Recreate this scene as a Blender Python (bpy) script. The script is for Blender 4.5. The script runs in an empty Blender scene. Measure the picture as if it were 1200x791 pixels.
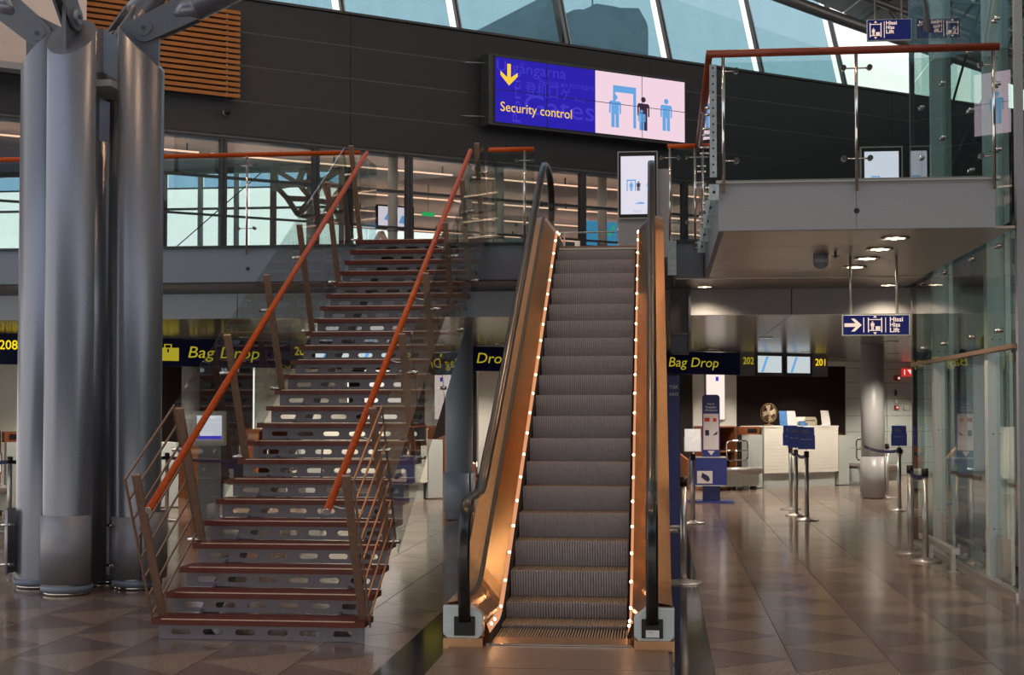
import bpy, math, random
from mathutils import Vector, Matrix
random.seed(7)
sc = bpy.context.scene
COL = sc.collection
PI = math.pi
R = math.radians

# ------------------------------------------------------------------ camera
cam_d = bpy.data.cameras.new('camera')
cam_d.sensor_width = 36.0
cam_d.lens = 36.0 * 1664.06 / 1200.0
cam_d.shift_y = 34.25 / 1200.0
cam_d.clip_end = 400
cam = bpy.data.objects.new('camera', cam_d)
COL.objects.link(cam)
cam.location = (0, 0, 1.618)
cam.rotation_euler = (PI / 2 + 0.0312, 0, 0.1071)
sc.camera = cam

# ------------------------------------------------------------------ sky
world = bpy.data.worlds.new('sky')
sc.world = world
world.use_nodes = True
nt = world.node_tree
nt.nodes.clear()
w_out = nt.nodes.new('ShaderNodeOutputWorld')
w_bg = nt.nodes.new('ShaderNodeBackground')
w_tc = nt.nodes.new('ShaderNodeTexCoord')
w_sep = nt.nodes.new('ShaderNodeSeparateXYZ')
w_ramp = nt.nodes.new('ShaderNodeValToRGB')
w_ramp.color_ramp.elements[0].position = 0.3
w_ramp.color_ramp.elements[0].color = (1.0, 0.93, 0.86, 1)
w_ramp.color_ramp.elements[1].position = 0.95
w_ramp.color_ramp.elements[1].color = (0.55, 0.72, 1.0, 1)
nt.links.new(w_tc.outputs['Generated'], w_sep.inputs[0])
nt.links.new(w_sep.outputs['Z'], w_ramp.inputs[0])
nt.links.new(w_ramp.outputs[0], w_bg.inputs[0])
w_bg.inputs[1].default_value = 1.55
nt.links.new(w_bg.outputs[0], w_out.inputs[0])

sc.cycles.transparent_max_bounces = 40
sc.cycles.max_bounces = 10
sc.view_settings.view_transform = 'Standard'
sc.view_settings.look = 'None'
sc.view_settings.gamma = 1.0
sc.view_settings.use_curve_mapping = False
sc.view_settings.exposure = 0.0


# ------------------------------------------------------------------ materials
def lin(c):
    return tuple((x / 255 / 12.92) if x / 255 <= 0.04045 else ((x / 255 + 0.055) / 1.055) ** 2.4 for x in c)


def mat(name, rgb, rough=0.5, metal=0.0, spec=0.5, noise=None, bump=0.0, scale=20.0, stretch=(1, 1, 1), coat=0.0, var=0.12):
    """principled material with a procedural grain; rgb is 0-255 sRGB"""
    m = bpy.data.materials.new(name)
    m.use_nodes = True
    n = m.node_tree.nodes
    L = m.node_tree.links
    b = n['Principled BSDF']
    c = lin(rgb)
    b.inputs['Roughness'].default_value = rough
    b.inputs['Metallic'].default_value = metal
    b.inputs['Specular IOR Level'].default_value = spec
    if coat:
        b.inputs['Coat Weight'].default_value = coat
        b.inputs['Coat Roughness'].default_value = 0.08
    tc = n.new('ShaderNodeTexCoord')
    mp = n.new('ShaderNodeMapping')
    mp.inputs['Scale'].default_value = stretch
    nz = n.new('ShaderNodeTexNoise')
    nz.inputs['Scale'].default_value = scale
    nz.inputs['Detail'].default_value = 4
    L.new(tc.outputs['Object'], mp.inputs[0])
    L.new(mp.outputs[0], nz.inputs['Vector'])
    rp = n.new('ShaderNodeValToRGB')
    lo = noise if noise else tuple(max(0, v * (1 - var)) for v in rgb)
    cl = lin(lo)
    rp.color_ramp.elements[0].position = 0.35
    rp.color_ramp.elements[0].color = (*cl, 1)
    rp.color_ramp.elements[1].position = 0.65
    rp.color_ramp.elements[1].color = (*c, 1)
    L.new(nz.outputs['Fac'], rp.inputs[0])
    L.new(rp.outputs[0], b.inputs['Base Color'])
    if bump:
        bp = n.new('ShaderNodeBump')
        bp.inputs['Strength'].default_value = bump
        bp.inputs['Distance'].default_value = 0.01
        L.new(nz.outputs['Fac'], bp.inputs['Height'])
        L.new(bp.outputs[0], b.inputs['Normal'])
    return m


def emit(name, rgb, s=1.0):
    m = bpy.data.materials.new(name)
    m.use_nodes = True
    n = m.node_tree.nodes
    n.clear()
    o = n.new('ShaderNodeOutputMaterial')
    e = n.new('ShaderNodeEmission')
    e.inputs[0].default_value = (*lin(rgb), 1)
    e.inputs[1].default_value = s
    m.node_tree.links.new(e.outputs[0], o.inputs[0])
    return m


def glass(name, tint=(225, 240, 238), refl=1.0, rough=0.0):
    m = bpy.data.materials.new(name)
    m.use_nodes = True
    n = m.node_tree.nodes
    n.clear()
    L = m.node_tree.links
    o = n.new('ShaderNodeOutputMaterial')
    t = n.new('ShaderNodeBsdfTransparent')
    t.inputs[0].default_value = (*lin(tint), 1)
    g = n.new('ShaderNodeBsdfGlossy')
    g.inputs['Roughness'].default_value = rough
    g.inputs['Color'].default_value = (refl, refl, refl, 1)
    f = n.new('ShaderNodeFresnel')
    f.inputs[0].default_value = 1.5
    x = n.new('ShaderNodeMixShader')
    # the far face of a sheet only transmits, the near face reflects
    ge = n.new('ShaderNodeNewGeometry')
    iv = n.new('ShaderNodeMath')
    iv.operation = 'SUBTRACT'
    iv.inputs[0].default_value = 1.0
    L.new(ge.outputs['Backfacing'], iv.inputs[1])
    mu = n.new('ShaderNodeMath')
    mu.operation = 'MULTIPLY'
    L.new(f.outputs[0], mu.inputs[0])
    L.new(iv.outputs[0], mu.inputs[1])
    L.new(mu.outputs[0], x.inputs[0])
    L.new(t.outputs[0], x.inputs[1])
    L.new(g.outputs[0], x.inputs[2])
    L.new(x.outputs[0], o.inputs[0])
    return m


def scrim(name, tint, cloth, k):
    """window with a drawn translucent blind: sees through, and scatters"""
    m = bpy.data.materials.new(name)
    m.use_nodes = True
    n = m.node_tree.nodes
    n.clear()
    L = m.node_tree.links
    o = n.new('ShaderNodeOutputMaterial')
    t = n.new('ShaderNodeBsdfTransparent')
    t.inputs[0].default_value = (*lin(tint), 1)
    d = n.new('ShaderNodeBsdfTranslucent')
    d.inputs[0].default_value = (*lin(cloth), 1)
    tc = n.new('ShaderNodeTexCoord')
    mp = n.new('ShaderNodeMapping')
    mp.inputs['Scale'].default_value = (3, 3, .4)
    nz = n.new('ShaderNodeTexNoise')
    nz.inputs['Scale'].default_value = 1.2
    L.new(tc.outputs['Object'], mp.inputs[0])
    L.new(mp.outputs[0], nz.inputs['Vector'])
    mr = n.new('ShaderNodeMapRange')
    mr.inputs[3].default_value = k - .06
    mr.inputs[4].default_value = k + .06
    L.new(nz.outputs['Fac'], mr.inputs[0])
    x = n.new('ShaderNodeMixShader')
    L.new(mr.outputs[0], x.inputs[0])
    L.new(t.outputs[0], x.inputs[1])
    L.new(d.outputs[0], x.inputs[2])
    L.new(x.outputs[0], o.inputs[0])
    return m


def granite(name, c1, c2, rough):
    m = bpy.data.materials.new(name)
    m.use_nodes = True
    n = m.node_tree.nodes
    L = m.node_tree.links
    b = n['Principled BSDF']
    tc = n.new('ShaderNodeTexCoord')
    geo = n.new('ShaderNodeNewGeometry')
    nz = n.new('ShaderNodeTexNoise')
    nz.inputs['Scale'].default_value = 70
    nz.inputs['Detail'].default_value = 3
    nz.inputs['Roughness'].default_value = 0.8
    L.new(geo.outputs['Position'], nz.inputs['Vector'])
    rp = n.new('ShaderNodeValToRGB')
    rp.color_ramp.elements[0].position = 0.38
    rp.color_ramp.elements[0].color = (*lin(c2), 1)
    rp.color_ramp.elements[1].position = 0.62
    rp.color_ramp.elements[1].color = (*lin(c1), 1)
    L.new(nz.outputs['Fac'], rp.inputs[0])
    L.new(rp.outputs[0], b.inputs['Base Color'])
    n2 = n.new('ShaderNodeTexNoise')
    n2.inputs['Scale'].default_value = 1.3
    L.new(geo.outputs['Position'], n2.inputs['Vector'])
    mr = n.new('ShaderNodeMapRange')
    mr.inputs[3].default_value = rough * .75
    mr.inputs[4].default_value = rough * 1.25
    L.new(n2.outputs['Fac'], mr.inputs[0])
    L.new(mr.outputs[0], b.inputs['Roughness'])
    b.inputs['Specular IOR Level'].default_value = 0.65
    return m


M = {}
M['tile_light'] = granite('pale_granite', (152, 131, 116), (102, 86, 77), .155)
M['tile_dark'] = granite('dark_granite', (122, 104, 97), (82, 70, 65), .155)
M['grout'] = mat('grout', (104, 92, 84), .5)
M['black_stone'] = granite('black_polished_stone', (44, 44, 48), (30, 30, 33), .1)
M['plate'] = mat('landing_plate', (140, 112, 94), .38, .55, scale=6, stretch=(1, 40, 1), var=.1)
M['hall_column'] = mat('hall_column_paint', (156, 172, 190), .36, 0, .5, scale=60, var=.04)
M['hall_column_grey'] = mat('hall_column_grey_paint', (168, 170, 172), .36, 0, .5, scale=60, var=.04)
M['bulkhead'] = mat('bulkhead_paint', (176, 188, 202), .4, 0, .4, scale=60, var=.03)
M['wall_dark'] = mat('dark_cladding', (58, 58, 62), .55, 0, .35, scale=40, var=.08)
M['joint'] = mat('joint_metal', (104, 102, 103), .4, .5)
M['frame_dark'] = mat('dark_frame', (72, 72, 76), .45, .4)
M['grey_paint'] = mat('grey_paint', (150, 150, 153), .5, 0, .4, scale=60, var=.04)
M['grey_paint_dark'] = mat('blue_grey_paint', (114, 123, 138), .5, 0, .4, scale=60, var=.05)
M['column_paint'] = mat('silver_column_paint', (122, 126, 136), .3, .6, .5, scale=90, bump=.08, var=.06)
M['collar'] = mat('collar_paint', (128, 128, 134), .42, .25, .5, scale=60, var=.05)
M['stair_steel'] = mat('stair_steel', (112, 108, 116), .42, .3, scale=30, var=.06)
M['post_brown'] = mat('bronze_post', (138, 110, 92), .4, .2, scale=30, var=.1)
M['wood_red'] = mat('red_wood', (136, 56, 32), .4, 0, .3, noise=(104, 40, 22), scale=7, stretch=(.6, 14, 14), coat=.15)
M['wood_tread'] = mat('dark_red_tread', (98, 34, 20), .42, 0, .3, noise=(74, 24, 14), scale=7, stretch=(.6, 14, 14), coat=.1)
M['wood_rail'] = mat('orange_wood_rail', (186, 78, 12), .45, 0, .2, noise=(156, 60, 12), scale=6, stretch=(10, .5, 10))
M['wood_slat'] = mat('honey_wood_slat', (176, 112, 48), .5, 0, .4, noise=(150, 90, 36), scale=6, stretch=(.5, 10, 10))
M['nosing'] = mat('nosing_strip', (190, 160, 140), .3, .8)
M['chrome'] = mat('chrome', (205, 200, 196), .12, 1.0, scale=10, var=.03)
M['steel'] = mat('brushed_steel', (190, 187, 184), .3, .75, scale=14, stretch=(1, 1, 30), var=.08)
M['steel_pale'] = mat('pale_steel', (194, 203, 203), .4, .25, scale=14, stretch=(1, 1, 20), var=.06)
M['bronze'] = mat('bronze_steel', (222, 166, 112), .24, 1.0, scale=12, stretch=(20, 1, 1), var=.1)
M['bronze_dark'] = mat('bronze_steel_dull', (190, 148, 112), .36, 1.0, scale=12, stretch=(20, 1, 1), var=.1)
M['step_metal'] = mat('grey_step', (174, 168, 171), .45, .05, scale=30, var=.08)
M['step_tread'] = mat('step_tread', (160, 136, 112), .45, .2, scale=30, var=.08)  # warm light on the treads put into a browner colour
M['black'] = mat('black', (22, 20, 22), .4, 0, .4, var=.2)
M['rubber'] = mat('handrail_rubber', (20, 17, 16), .3, 0, .4, coat=.15, var=.2)
M['gasket'] = mat('gasket', (58, 46, 40), .5)
M['white'] = mat('white_laminate', (226, 226, 218), .4, 0, .5, scale=80, var=.03)
M['offwhite'] = mat('pale_wall', (214, 216, 210), .5, 0, .4, scale=30, var=.05)
M['wall_panel'] = mat('grey_green_panel', (190, 200, 198), .4, 0, .4, scale=40, var=.03)
M['pink_panel'] = mat('gloss_pale_panel', (206, 190, 184), .14, 0, .6, scale=3, var=.05)
M['brown_panel'] = mat('dark_brown_panel', (34, 24, 23), .45, 0, .4, scale=20, stretch=(1, 8, 8), var=.15)
M['brown_wood'] = mat('brown_wood', (136, 82, 48), .4, 0, .4, noise=(106, 60, 34), scale=5, stretch=(1, 8, 8))
M['soffit'] = mat('soffit_metal', (160, 150, 142), .3, .75, scale=5, stretch=(1, 16, 1), var=.08)
M['ceiling_gloss'] = mat('gloss_ceiling', (112, 112, 114), .19, .35, scale=6, var=.06)
M['rear_ceiling'] = mat('rear_ceiling', (176, 156, 146), .6, 0, .3, scale=8, var=.05)
M['roof_panel'] = mat('roof_panel', (182, 180, 176), .5, 0, .4, scale=20, var=.05)
M['truss'] = mat('truss_paint', (120, 118, 116), .35, .5, scale=40, var=.06)
M['blue'] = mat('airline_blue', (35, 47, 118), .35, 0, .5, scale=30, var=.06)
M['sign_blue'] = mat('post_sign_blue', (84, 108, 214), .4, 0, .4, var=.05)
M['blue_sign'] = mat('dark_blue_sign', (18, 26, 72), .3, 0, .25, scale=10, var=.06)
M['grey_sign'] = mat('grey_sign', (110, 112, 120), .35, .2, var=.05)
M['yellow'] = emit('lit_yellow', (205, 188, 50), .6)
M['yellow_bright'] = emit('lit_bright_yellow', (255, 222, 30), 1.0)
M['cream'] = emit('lit_cream', (255, 226, 205), .95)
M['navy_lit'] = emit('lit_navy', (34, 38, 88), .9)
M['screen_blue'] = emit('screen_blue', (46, 36, 172), 1.0)
M['screen_blue_text'] = emit('screen_blue_text', (66, 58, 196), 1.0)
M['screen_pink'] = emit('screen_pink', (242, 212, 226), 1.0)
M['screen_white'] = emit('screen_white', (226, 222, 236), 1.0)
M['screen_yellow'] = emit('screen_yellow', (255, 208, 66), 1.0)
M['screen_sky'] = emit('screen_sky', (104, 166, 224), 1.0)
M['screen_dark'] = emit('screen_dark', (62, 46, 66), 1.0)
M['screen_cold'] = emit('screen_cold', (206, 216, 218), .9)
M['screen_warm'] = emit('screen_warm', (255, 238, 228), 1.0)
M['screen_teal'] = emit('screen_teal', (70, 150, 190), .9)
M['green_lit'] = emit('lit_green', (60, 190, 110), .9)
M['lamp'] = emit('warm_lamp', (255, 226, 190), 6.0)
M['lamp_bead'] = emit('warm_bead', (255, 196, 140), 40.0)
M['trim_glow'] = emit('added_trim_glow', (255, 176, 128), .75)  # metal trim made to glow, adds warm light on the decks
M['flood'] = emit('warm_flood_lens', (255, 190, 120), 9.0)
M['lamp_line'] = emit('warm_line_lamp', (255, 206, 172), 1.5)
M['glass'] = glass('clear_glass', (238, 243, 241))
M['glass_green'] = glass('greenish_glass', (238, 246, 245))
M['glass_dark'] = glass('tinted_partition_glass', (240, 240, 240))
M['glass_sky'] = glass('cool_window_glass', (244, 254, 255))
M['glass_clear'] = glass('open_window_glass', (246, 250, 250))
M['scrim'] = scrim('roller_blind', (196, 219, 229), (170, 200, 210), .22)
M['scrim_left'] = scrim('facade_blind', (205, 226, 244), (180, 206, 226), .22)
M['red'] = mat('red', (190, 40, 36), .4)
M['red_lit'] = emit('lit_red', (206, 44, 48), .9)
M['paper'] = mat('paper', (222, 222, 222), .6, var=.03)
M['paper_pink'] = mat('poster_paper', (206, 196, 200), .6, var=.03)
M['beige'] = mat('beige_plastic', (190, 180, 160), .5)
M['fan_brown'] = mat('fan_cage', (150, 120, 86), .35, .4)
M['bluebox'] = mat('mid_blue', (80, 130, 190), .5)
M['building'] = mat('far_building', (70, 76, 74), .8, scale=2, var=.2)
M['belt_fabric'] = mat('belt_fabric', (30, 36, 92), .6)
M['conveyor'] = mat('conveyor_belt', (52, 46, 42), .5)
M['zinc'] = mat('galvanised_plate', (176, 188, 192), .35, .7, scale=25, var=.1)
M['black_mark'] = mat('sign_print', (30, 34, 70), .5)


# ------------------------------------------------------------------ mesh builder
class MB:
    def __init__(s):
        s.v = []
        s.f = []
        s.sm = []

    def add(s, vs, fs, smooth=False):
        o = len(s.v)
        s.v += [tuple(p) for p in vs]
        for f in fs:
            s.f.append(tuple(i + o for i in f))
            s.sm.append(smooth)
        return s

    def box(s, x0, x1, y0, y1, z0, z1):
        vs = [(x, y, z) for x in (x0, x1) for y in (y0, y1) for z in (z0, z1)]
        return s.add(vs, [(0, 1, 3, 2), (4, 6, 7, 5), (0, 4, 5, 1), (2, 3, 7, 6), (0, 2, 6, 4), (1, 5, 7, 3)])

    def bar(s, p0, p1, w, h, up=(0, 0, 1)):
        p0 = Vector(p0)
        p1 = Vector(p1)
        t = (p1 - p0).normalized()
        u = Vector(up)
        a = t.cross(u)
        if a.length < 1e-5:
            a = Vector((1, 0, 0))
        a.normalize()
        b = a.cross(t)
        vs = []
        for p in (p0, p1):
            for i, j in ((-1, -1), (1, -1), (1, 1), (-1, 1)):
                vs.append(p + a * (w / 2 * i) + b * (h / 2 * j))
        return s.add(vs, [(3, 2, 1, 0), (4, 5, 6, 7), (0, 1, 5, 4), (1, 2, 6, 5), (2, 3, 7, 6), (3, 0, 4, 7)])

    def cyl(s, p0, p1, r0, r1=None, n=16):
        r1 = r0 if r1 is None else r1
        p0 = Vector(p0)
        p1 = Vector(p1)
        t = (p1 - p0).normalized()
        a = t.orthogonal().normalized()
        b = t.cross(a)
        vs = []
        for p, r in ((p0, r0), (p1, r1)):
            for k in range(n):
                c = 2 * PI * k / n
                vs.append(p + a * (r * math.cos(c)) + b * (r * math.sin(c)))
        s.add(vs, [(k, (k + 1) % n, n + (k + 1) % n, n + k) for k in range(n)], True)
        o = len(s.v) - 2 * n
        s.f.append(tuple(o + k for k in reversed(range(n))))
        s.sm.append(False)
        s.f.append(tuple(o + n + k for k in range(n)))
        s.sm.append(False)
        return s

    def tube(s, path, r, n=10, closed=False):
        P = [Vector(p) for p in path]
        m = len(P)
        tang = []
        for i in range(m):
            a = P[(i - 1) % m] if (closed or i > 0) else P[i]
            b = P[(i + 1) % m] if (closed or i < m - 1) else P[i]
            tang.append((b - a).normalized())
        nrm = tang[0].orthogonal().normalized()
        vs = []
        for i in range(m):
            t = tang[i]
            nrm = (nrm - t * nrm.dot(t)).normalized()
            b = t.cross(nrm)
            for k in range(n):
                c = 2 * PI * k / n
                vs.append(P[i] + nrm * (r * math.cos(c)) + b * (r * math.sin(c)))
        fs = []
        for i in range(m if closed else m - 1):
            j = (i + 1) % m
            for k in range(n):
                fs.append((i * n + k, i * n + (k + 1) % n, j * n + (k + 1) % n, j * n + k))
        s.add(vs, fs, True)
        if not closed:
            o = len(s.v) - m * n
            s.f.append(tuple(o + k for k in reversed(range(n))))
            s.sm.append(False)
            s.f.append(tuple(o + (m - 1) * n + k for k in range(n)))
            s.sm.append(False)
        return s

    def lathe(s, prof, c=(0, 0, 0), n=24):
        vs = []
        for r, z in prof:
            for k in range(n):
                a = 2 * PI * k / n
                vs.append((c[0] + r * math.cos(a), c[1] + r * math.sin(a), c[2] + z))
        fs = []
        for i in range(len(prof) - 1):
            for k in range(n):
                fs.append((i * n + k, i * n + (k + 1) % n, (i + 1) * n + (k + 1) % n, (i + 1) * n + k))
        s.add(vs, fs, True)
        o = len(s.v) - len(prof) * n
        s.f.append(tuple(o + k for k in reversed(range(n))))
        s.sm.append(False)
        s.f.append(tuple(o + (len(prof) - 1) * n + k for k in range(n)))
        s.sm.append(False)
        return s

    def prism(s, poly, axis, a, b):
        """poly: 2-D points; axis 'x' -> (y,z), 'y' -> (x,z), 'z' -> (x,y)"""
        def P(p, c):
            return {'x': (c, p[0], p[1]), 'y': (p[0], c, p[1]), 'z': (p[0], p[1], c)}[axis]
        n = len(poly)
        vs = [P(p, a) for p in poly] + [P(p, b) for p in poly]
        fs = [tuple(reversed(range(n))), tuple(range(n, 2 * n))]
        fs += [(k, (k + 1) % n, n + (k + 1) % n, n + k) for k in range(n)]
        return s.add(vs, fs)

    def sphere(s, c, r, n=16, m=10, sz=1.0):
        prof = [(max(1e-4, r * math.sin(PI * i / m)), -r * sz * math.cos(PI * i / m)) for i in range(m + 1)]
        return s.lathe(prof, c, n)

    def strip(s, rows, closed_profile=False, caps=False, smooth=False):
        """rows: equal-length lists of points"""
        n = len(rows[0])
        vs = [p for r in rows for p in r]
        fs = []
        for i in range(len(rows) - 1):
            for k in range(n if closed_profile else n - 1):
                fs.append((i * n + k, i * n + (k + 1) % n, (i + 1) * n + (k + 1) % n, (i + 1) * n + k))
        if caps:
            fs.append(tuple(reversed(range(n))))
            fs.append(tuple((len(rows) - 1) * n + k for k in range(n)))
        return s.add(vs, fs, smooth)

    def mesh(s, name, m):
        me = bpy.data.meshes.new(name)
        me.from_pydata(s.v, [], s.f)
        me.polygons.foreach_set('use_smooth', s.sm)
        me.materials.append(m)
        me.update()
        import bmesh
        bm = bmesh.new()
        bm.from_mesh(me)
        bmesh.ops.recalc_face_normals(bm, faces=bm.faces)
        bm.to_mesh(me)
        bm.free()
        return me

    def build(s, name, m, parent=None, loc=None, bevel=0, rot=None):
        return put(name, s.mesh(name, m), parent, loc, bevel, rot)


def put(name, me, parent=None, loc=None, bevel=0, rot=None):
    o = bpy.data.objects.new(name, me)
    COL.objects.link(o)
    if parent:
        o.parent = parent
    if loc:
        o.location = loc
    if rot:
        o.rotation_euler = rot
    if bevel:
        b = o.modifiers.new('bevel', 'BEVEL')
        b.width = bevel
        b.segments = 2
        b.limit_method = 'ANGLE'
    return o


def box(name, m, x0, x1, y0, y1, z0, z1, parent=None, bevel=0):
    return MB().box(x0, x1, y0, y1, z0, z1).build(name, m, parent, bevel=bevel)


def tag(o, label, cat=None, group=None, kind=None):
    o['label'] = label
    if cat:
        o['category'] = cat
    if group:
        o['group'] = group
    if kind:
        o['kind'] = kind
    return o


def thing(name, label, cat, loc=(0, 0, 0), rz=0, group=None):
    o = bpy.data.objects.new(name, None)
    o.empty_display_size = .1
    COL.objects.link(o)
    o.location = loc
    o.rotation_euler = (0, 0, rz)
    return tag(o, label, cat, group)


def struct(o, label=None):
    o['kind'] = 'structure'
    if label:
        o['label'] = label
    return o


def sempty(name, label, loc=(0, 0, 0), rz=0):
    o = bpy.data.objects.new(name, None)
    o.empty_display_size = .1
    COL.objects.link(o)
    o.location = loc
    o.rotation_euler = (0, 0, rz)
    return struct(o, label)


def dup(root, loc, rz=None, label=None):
    def cp(o, par):
        c = o.copy()
        COL.objects.link(c)
        if par:
            c.parent = par
        for ch in list(o.children):
            cp(ch, c)
        return c
    r = cp(root, None)
    r.location = loc
    if rz is not None:
        r.rotation_euler = (0, 0, rz)
    if label:
        r['label'] = label
    return r


TEXTS = []


def txt(body, parent, x, y, z, size, m, width=None, shear=0.0, name='lettering', vertical=False, bold=0.0):
    """upright lettering read from -Y; x,z = left end of the baseline; size = capital height"""
    TEXTS.append((body, parent, x, y, z, size, m, width, shear, name, vertical, bold))


def flush_texts():
    tmp = []
    for t in TEXTS:
        cu = bpy.data.curves.new('t', 'FONT')
        cu.body = t[0]
        cu.size = 1.0
        cu.shear = t[8]
        cu.offset = t[11]
        cu.resolution_u = 3
        o = bpy.data.objects.new('t', cu)
        COL.objects.link(o)
        tmp.append(o)
    bpy.context.view_layer.update()
    dg = bpy.context.evaluated_depsgraph_get()
    ref = 0.72
    for o, t in zip(tmp, TEXTS):
        body, parent, x, y, z, size, m, width, shear, name, vertical, bold = t
        me = bpy.data.meshes.new_from_object(o.evaluated_get(dg))
        me.name = name
        if len(me.vertices):
            k = size / ref
            xs = [v.co.x for v in me.vertices]
            x0, x1 = min(xs), max(xs)
            sx = (width / (x1 - x0)) if (width and x1 > x0) else k
            for v in me.vertices:
                a, b = (v.co.x - x0) * sx, v.co.y * k
                if vertical:
                    v.co = (x - b, y, z + a)
                else:
                    v.co = (x + a, y, z + b)
        me.materials.clear()
        me.materials.append(m)
        put(name, me, parent)
    for o in tmp:
        cu = o.data
        bpy.data.objects.remove(o)
        bpy.data.curves.remove(cu)


def spot(parent, loc, power, col=(1, .8, .58), size=R(110), blend=.6, radius=.08, rot=(0, 0, 0)):
    d = bpy.data.lights.new('lamp_light', 'SPOT')
    d.energy = power
    d.color = col
    d.spot_size = size
    d.spot_blend = blend
    d.shadow_soft_size = radius
    o = bpy.data.objects.new('lamp_light', d)
    COL.objects.link(o)
    o.parent = parent
    o.location = loc
    o.rotation_euler = rot
    return o


# ================================================================== SETTING
# ---- ground floor with triangular granite tiles
FX0, FX1, FY0, FY1 = -16.0, 12.0, -4.0, 40.0
floor = MB().box(FX0, FX1, FY0, FY1, -.2, -.006).build('floor', M['grout'])
struct(floor, 'polished granite floor of pale and dark triangular tiles')
PX, PY = .635, .97           # column width, triangle base
GX, GY = .81, 8.97           # a grid point
near_l, near_d = [], []


def tri(mb, p):
    g = .003
    c = (sum(q[0] for q in p) / 3, sum(q[1] for q in p) / 3)
    q = [(a[0] + (c[0] - a[0]) * g / .2, a[1] + (c[1] - a[1]) * g / .2) for a in p]
    vs = [(a[0], a[1], 0) for a in q] + [(a[0], a[1], -.006) for a in q]
    mb.add(vs, [(0, 1, 2), (0, 3, 4, 1), (1, 4, 5, 2), (2, 5, 3, 0)])


far_light, far_dark = MB(), MB()
tile_mesh = {}
STRIPS = ((-1.79, -1.465), (.045, .30))


def in_strip(xa, xb):
    return xa < .35 and xb > -1.84


def tile_obj(kind, x, y):
    k = kind
    if k not in tile_mesh:
        mb = MB()
        if kind == 'd':
            tri(mb, [(0, 0), (PX, PY / 2), (0, PY)])
        else:
            tri(mb, [(PX, -PY / 2), (PX, PY / 2), (0, 0)])
        tile_mesh[k] = mb.mesh('tile', M['tile_dark'] if kind == 'd' else M['tile_light'])
    return put('tile', tile_mesh[k], floor, (x, y, 0))


def clip_poly(p, axis, val, keep_less):
    out = []
    for i in range(len(p)):
        a, b = p[i], p[(i + 1) % len(p)]
        ia = (a[axis] <= val) == keep_less
        ib = (b[axis] <= val) == keep_less
        if ia:
            out.append(a)
        if ia != ib:
            t = (val - a[axis]) / (b[axis] - a[axis])
            out.append((a[0] + t * (b[0] - a[0]), a[1] + t * (b[1] - a[1])))
    return out


def flat_tile(mb, p):
    if len(p) < 3:
        return
    c = (sum(q[0] for q in p) / len(p), sum(q[1] for q in p) / len(p))
    q = [(a[0] + (c[0] - a[0]) * .012, a[1] + (c[1] - a[1]) * .012) for a in p]
    mb.add([(a[0], a[1], 0) for a in q], [tuple(range(len(q)))])


n_tiles = 0
i0 = int((FX0 - GX) / PX) - 1
i1 = int((FX1 - GX) / PX) + 1
for i in range(i0, i1):
    xa = GX + i * PX
    xb = xa + PX
    for j in range(-4, 33):
        y = GY + j * PY
        for kind in ('d', 'l'):
            yy = y
            poly = [(xa, y), (xb, y + PY / 2), (xa, y + PY)] if kind == 'd' else [(xb, y - PY / 2), (xb, y + PY / 2), (xa, y)]
            mb = far_dark if kind == 'd' else far_light
            vis = (-.46 * (y + 1) < xb and xa < .29 * (y + 1))
            if in_strip(xa, xb) and y < 19:
                for keep, val in ((True, -1.79), (False, .30)):
                    p = clip_poly(poly, 0, val, keep)
                    flat_tile(mb, p)
            elif 8.3 < y < 13.4 and vis:
                tile_obj(kind, xa, y)
                n_tiles += 1
            elif y > 4:
                flat_tile(mb, poly)
o = far_dark.build('distant_dark_tiles', M['tile_dark'], floor)
o['kind'] = 'stuff'
o = far_light.build('distant_pale_tiles', M['tile_light'], floor)
o['kind'] = 'stuff'
print('tiles', n_tiles)
for k, (a, b) in enumerate(STRIPS):
    s = box('trim_%d' % (k + 1), M['black_stone'], a, b, 4, 19, -.005, .001)
    struct(s, ['black polished stone strip in the floor left of the escalator', 'black polished stone strip in the floor right of the escalator'][k])

# ---- mezzanine slab
Z1 = 3.62
MEZ = 16.7
slab = sempty('mezzanine_floor', 'grey mezzanine slab edge and deck behind the stairs')
SOFF = 3.18
mb = MB()
mb.box(-20, -1.56, MEZ, MEZ + .06, SOFF, Z1 - .02)
mb.box(.10, .45, MEZ, MEZ + .06, SOFF, Z1 - .02)
mb.build('edge_panel', M['grey_paint_dark'], slab)
box('edge_panel', M['grey_paint_dark'], -1.56, .10, 18.3, 18.36, SOFF, Z1 - .02, slab)
mb = MB()
mb.box(-20, -1.56, MEZ - .04, MEZ + .08, Z1 - .02, Z1)
mb.box(.10, .45, MEZ - .04, MEZ + .08, Z1 - .02, Z1)
mb.build('edge_trim', M['frame_dark'], slab)
mb = MB()
mb.box(-20, -1.56, MEZ + .06, 48, SOFF, Z1 - .02)
mb.box(.10, 12, MEZ + .06, 48, SOFF, Z1 - .02)
mb.box(-1.56, .10, 18.36, 48, SOFF, Z1 - .02)
mb.build('deck', M['grey_paint_dark'], slab)
for hx in (-5.01, -8.4):
    MB().cyl((hx, MEZ - .004, 3.338), (hx, MEZ + .02, 3.338), .024).build('round_hole', M['black'], slab)
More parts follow.
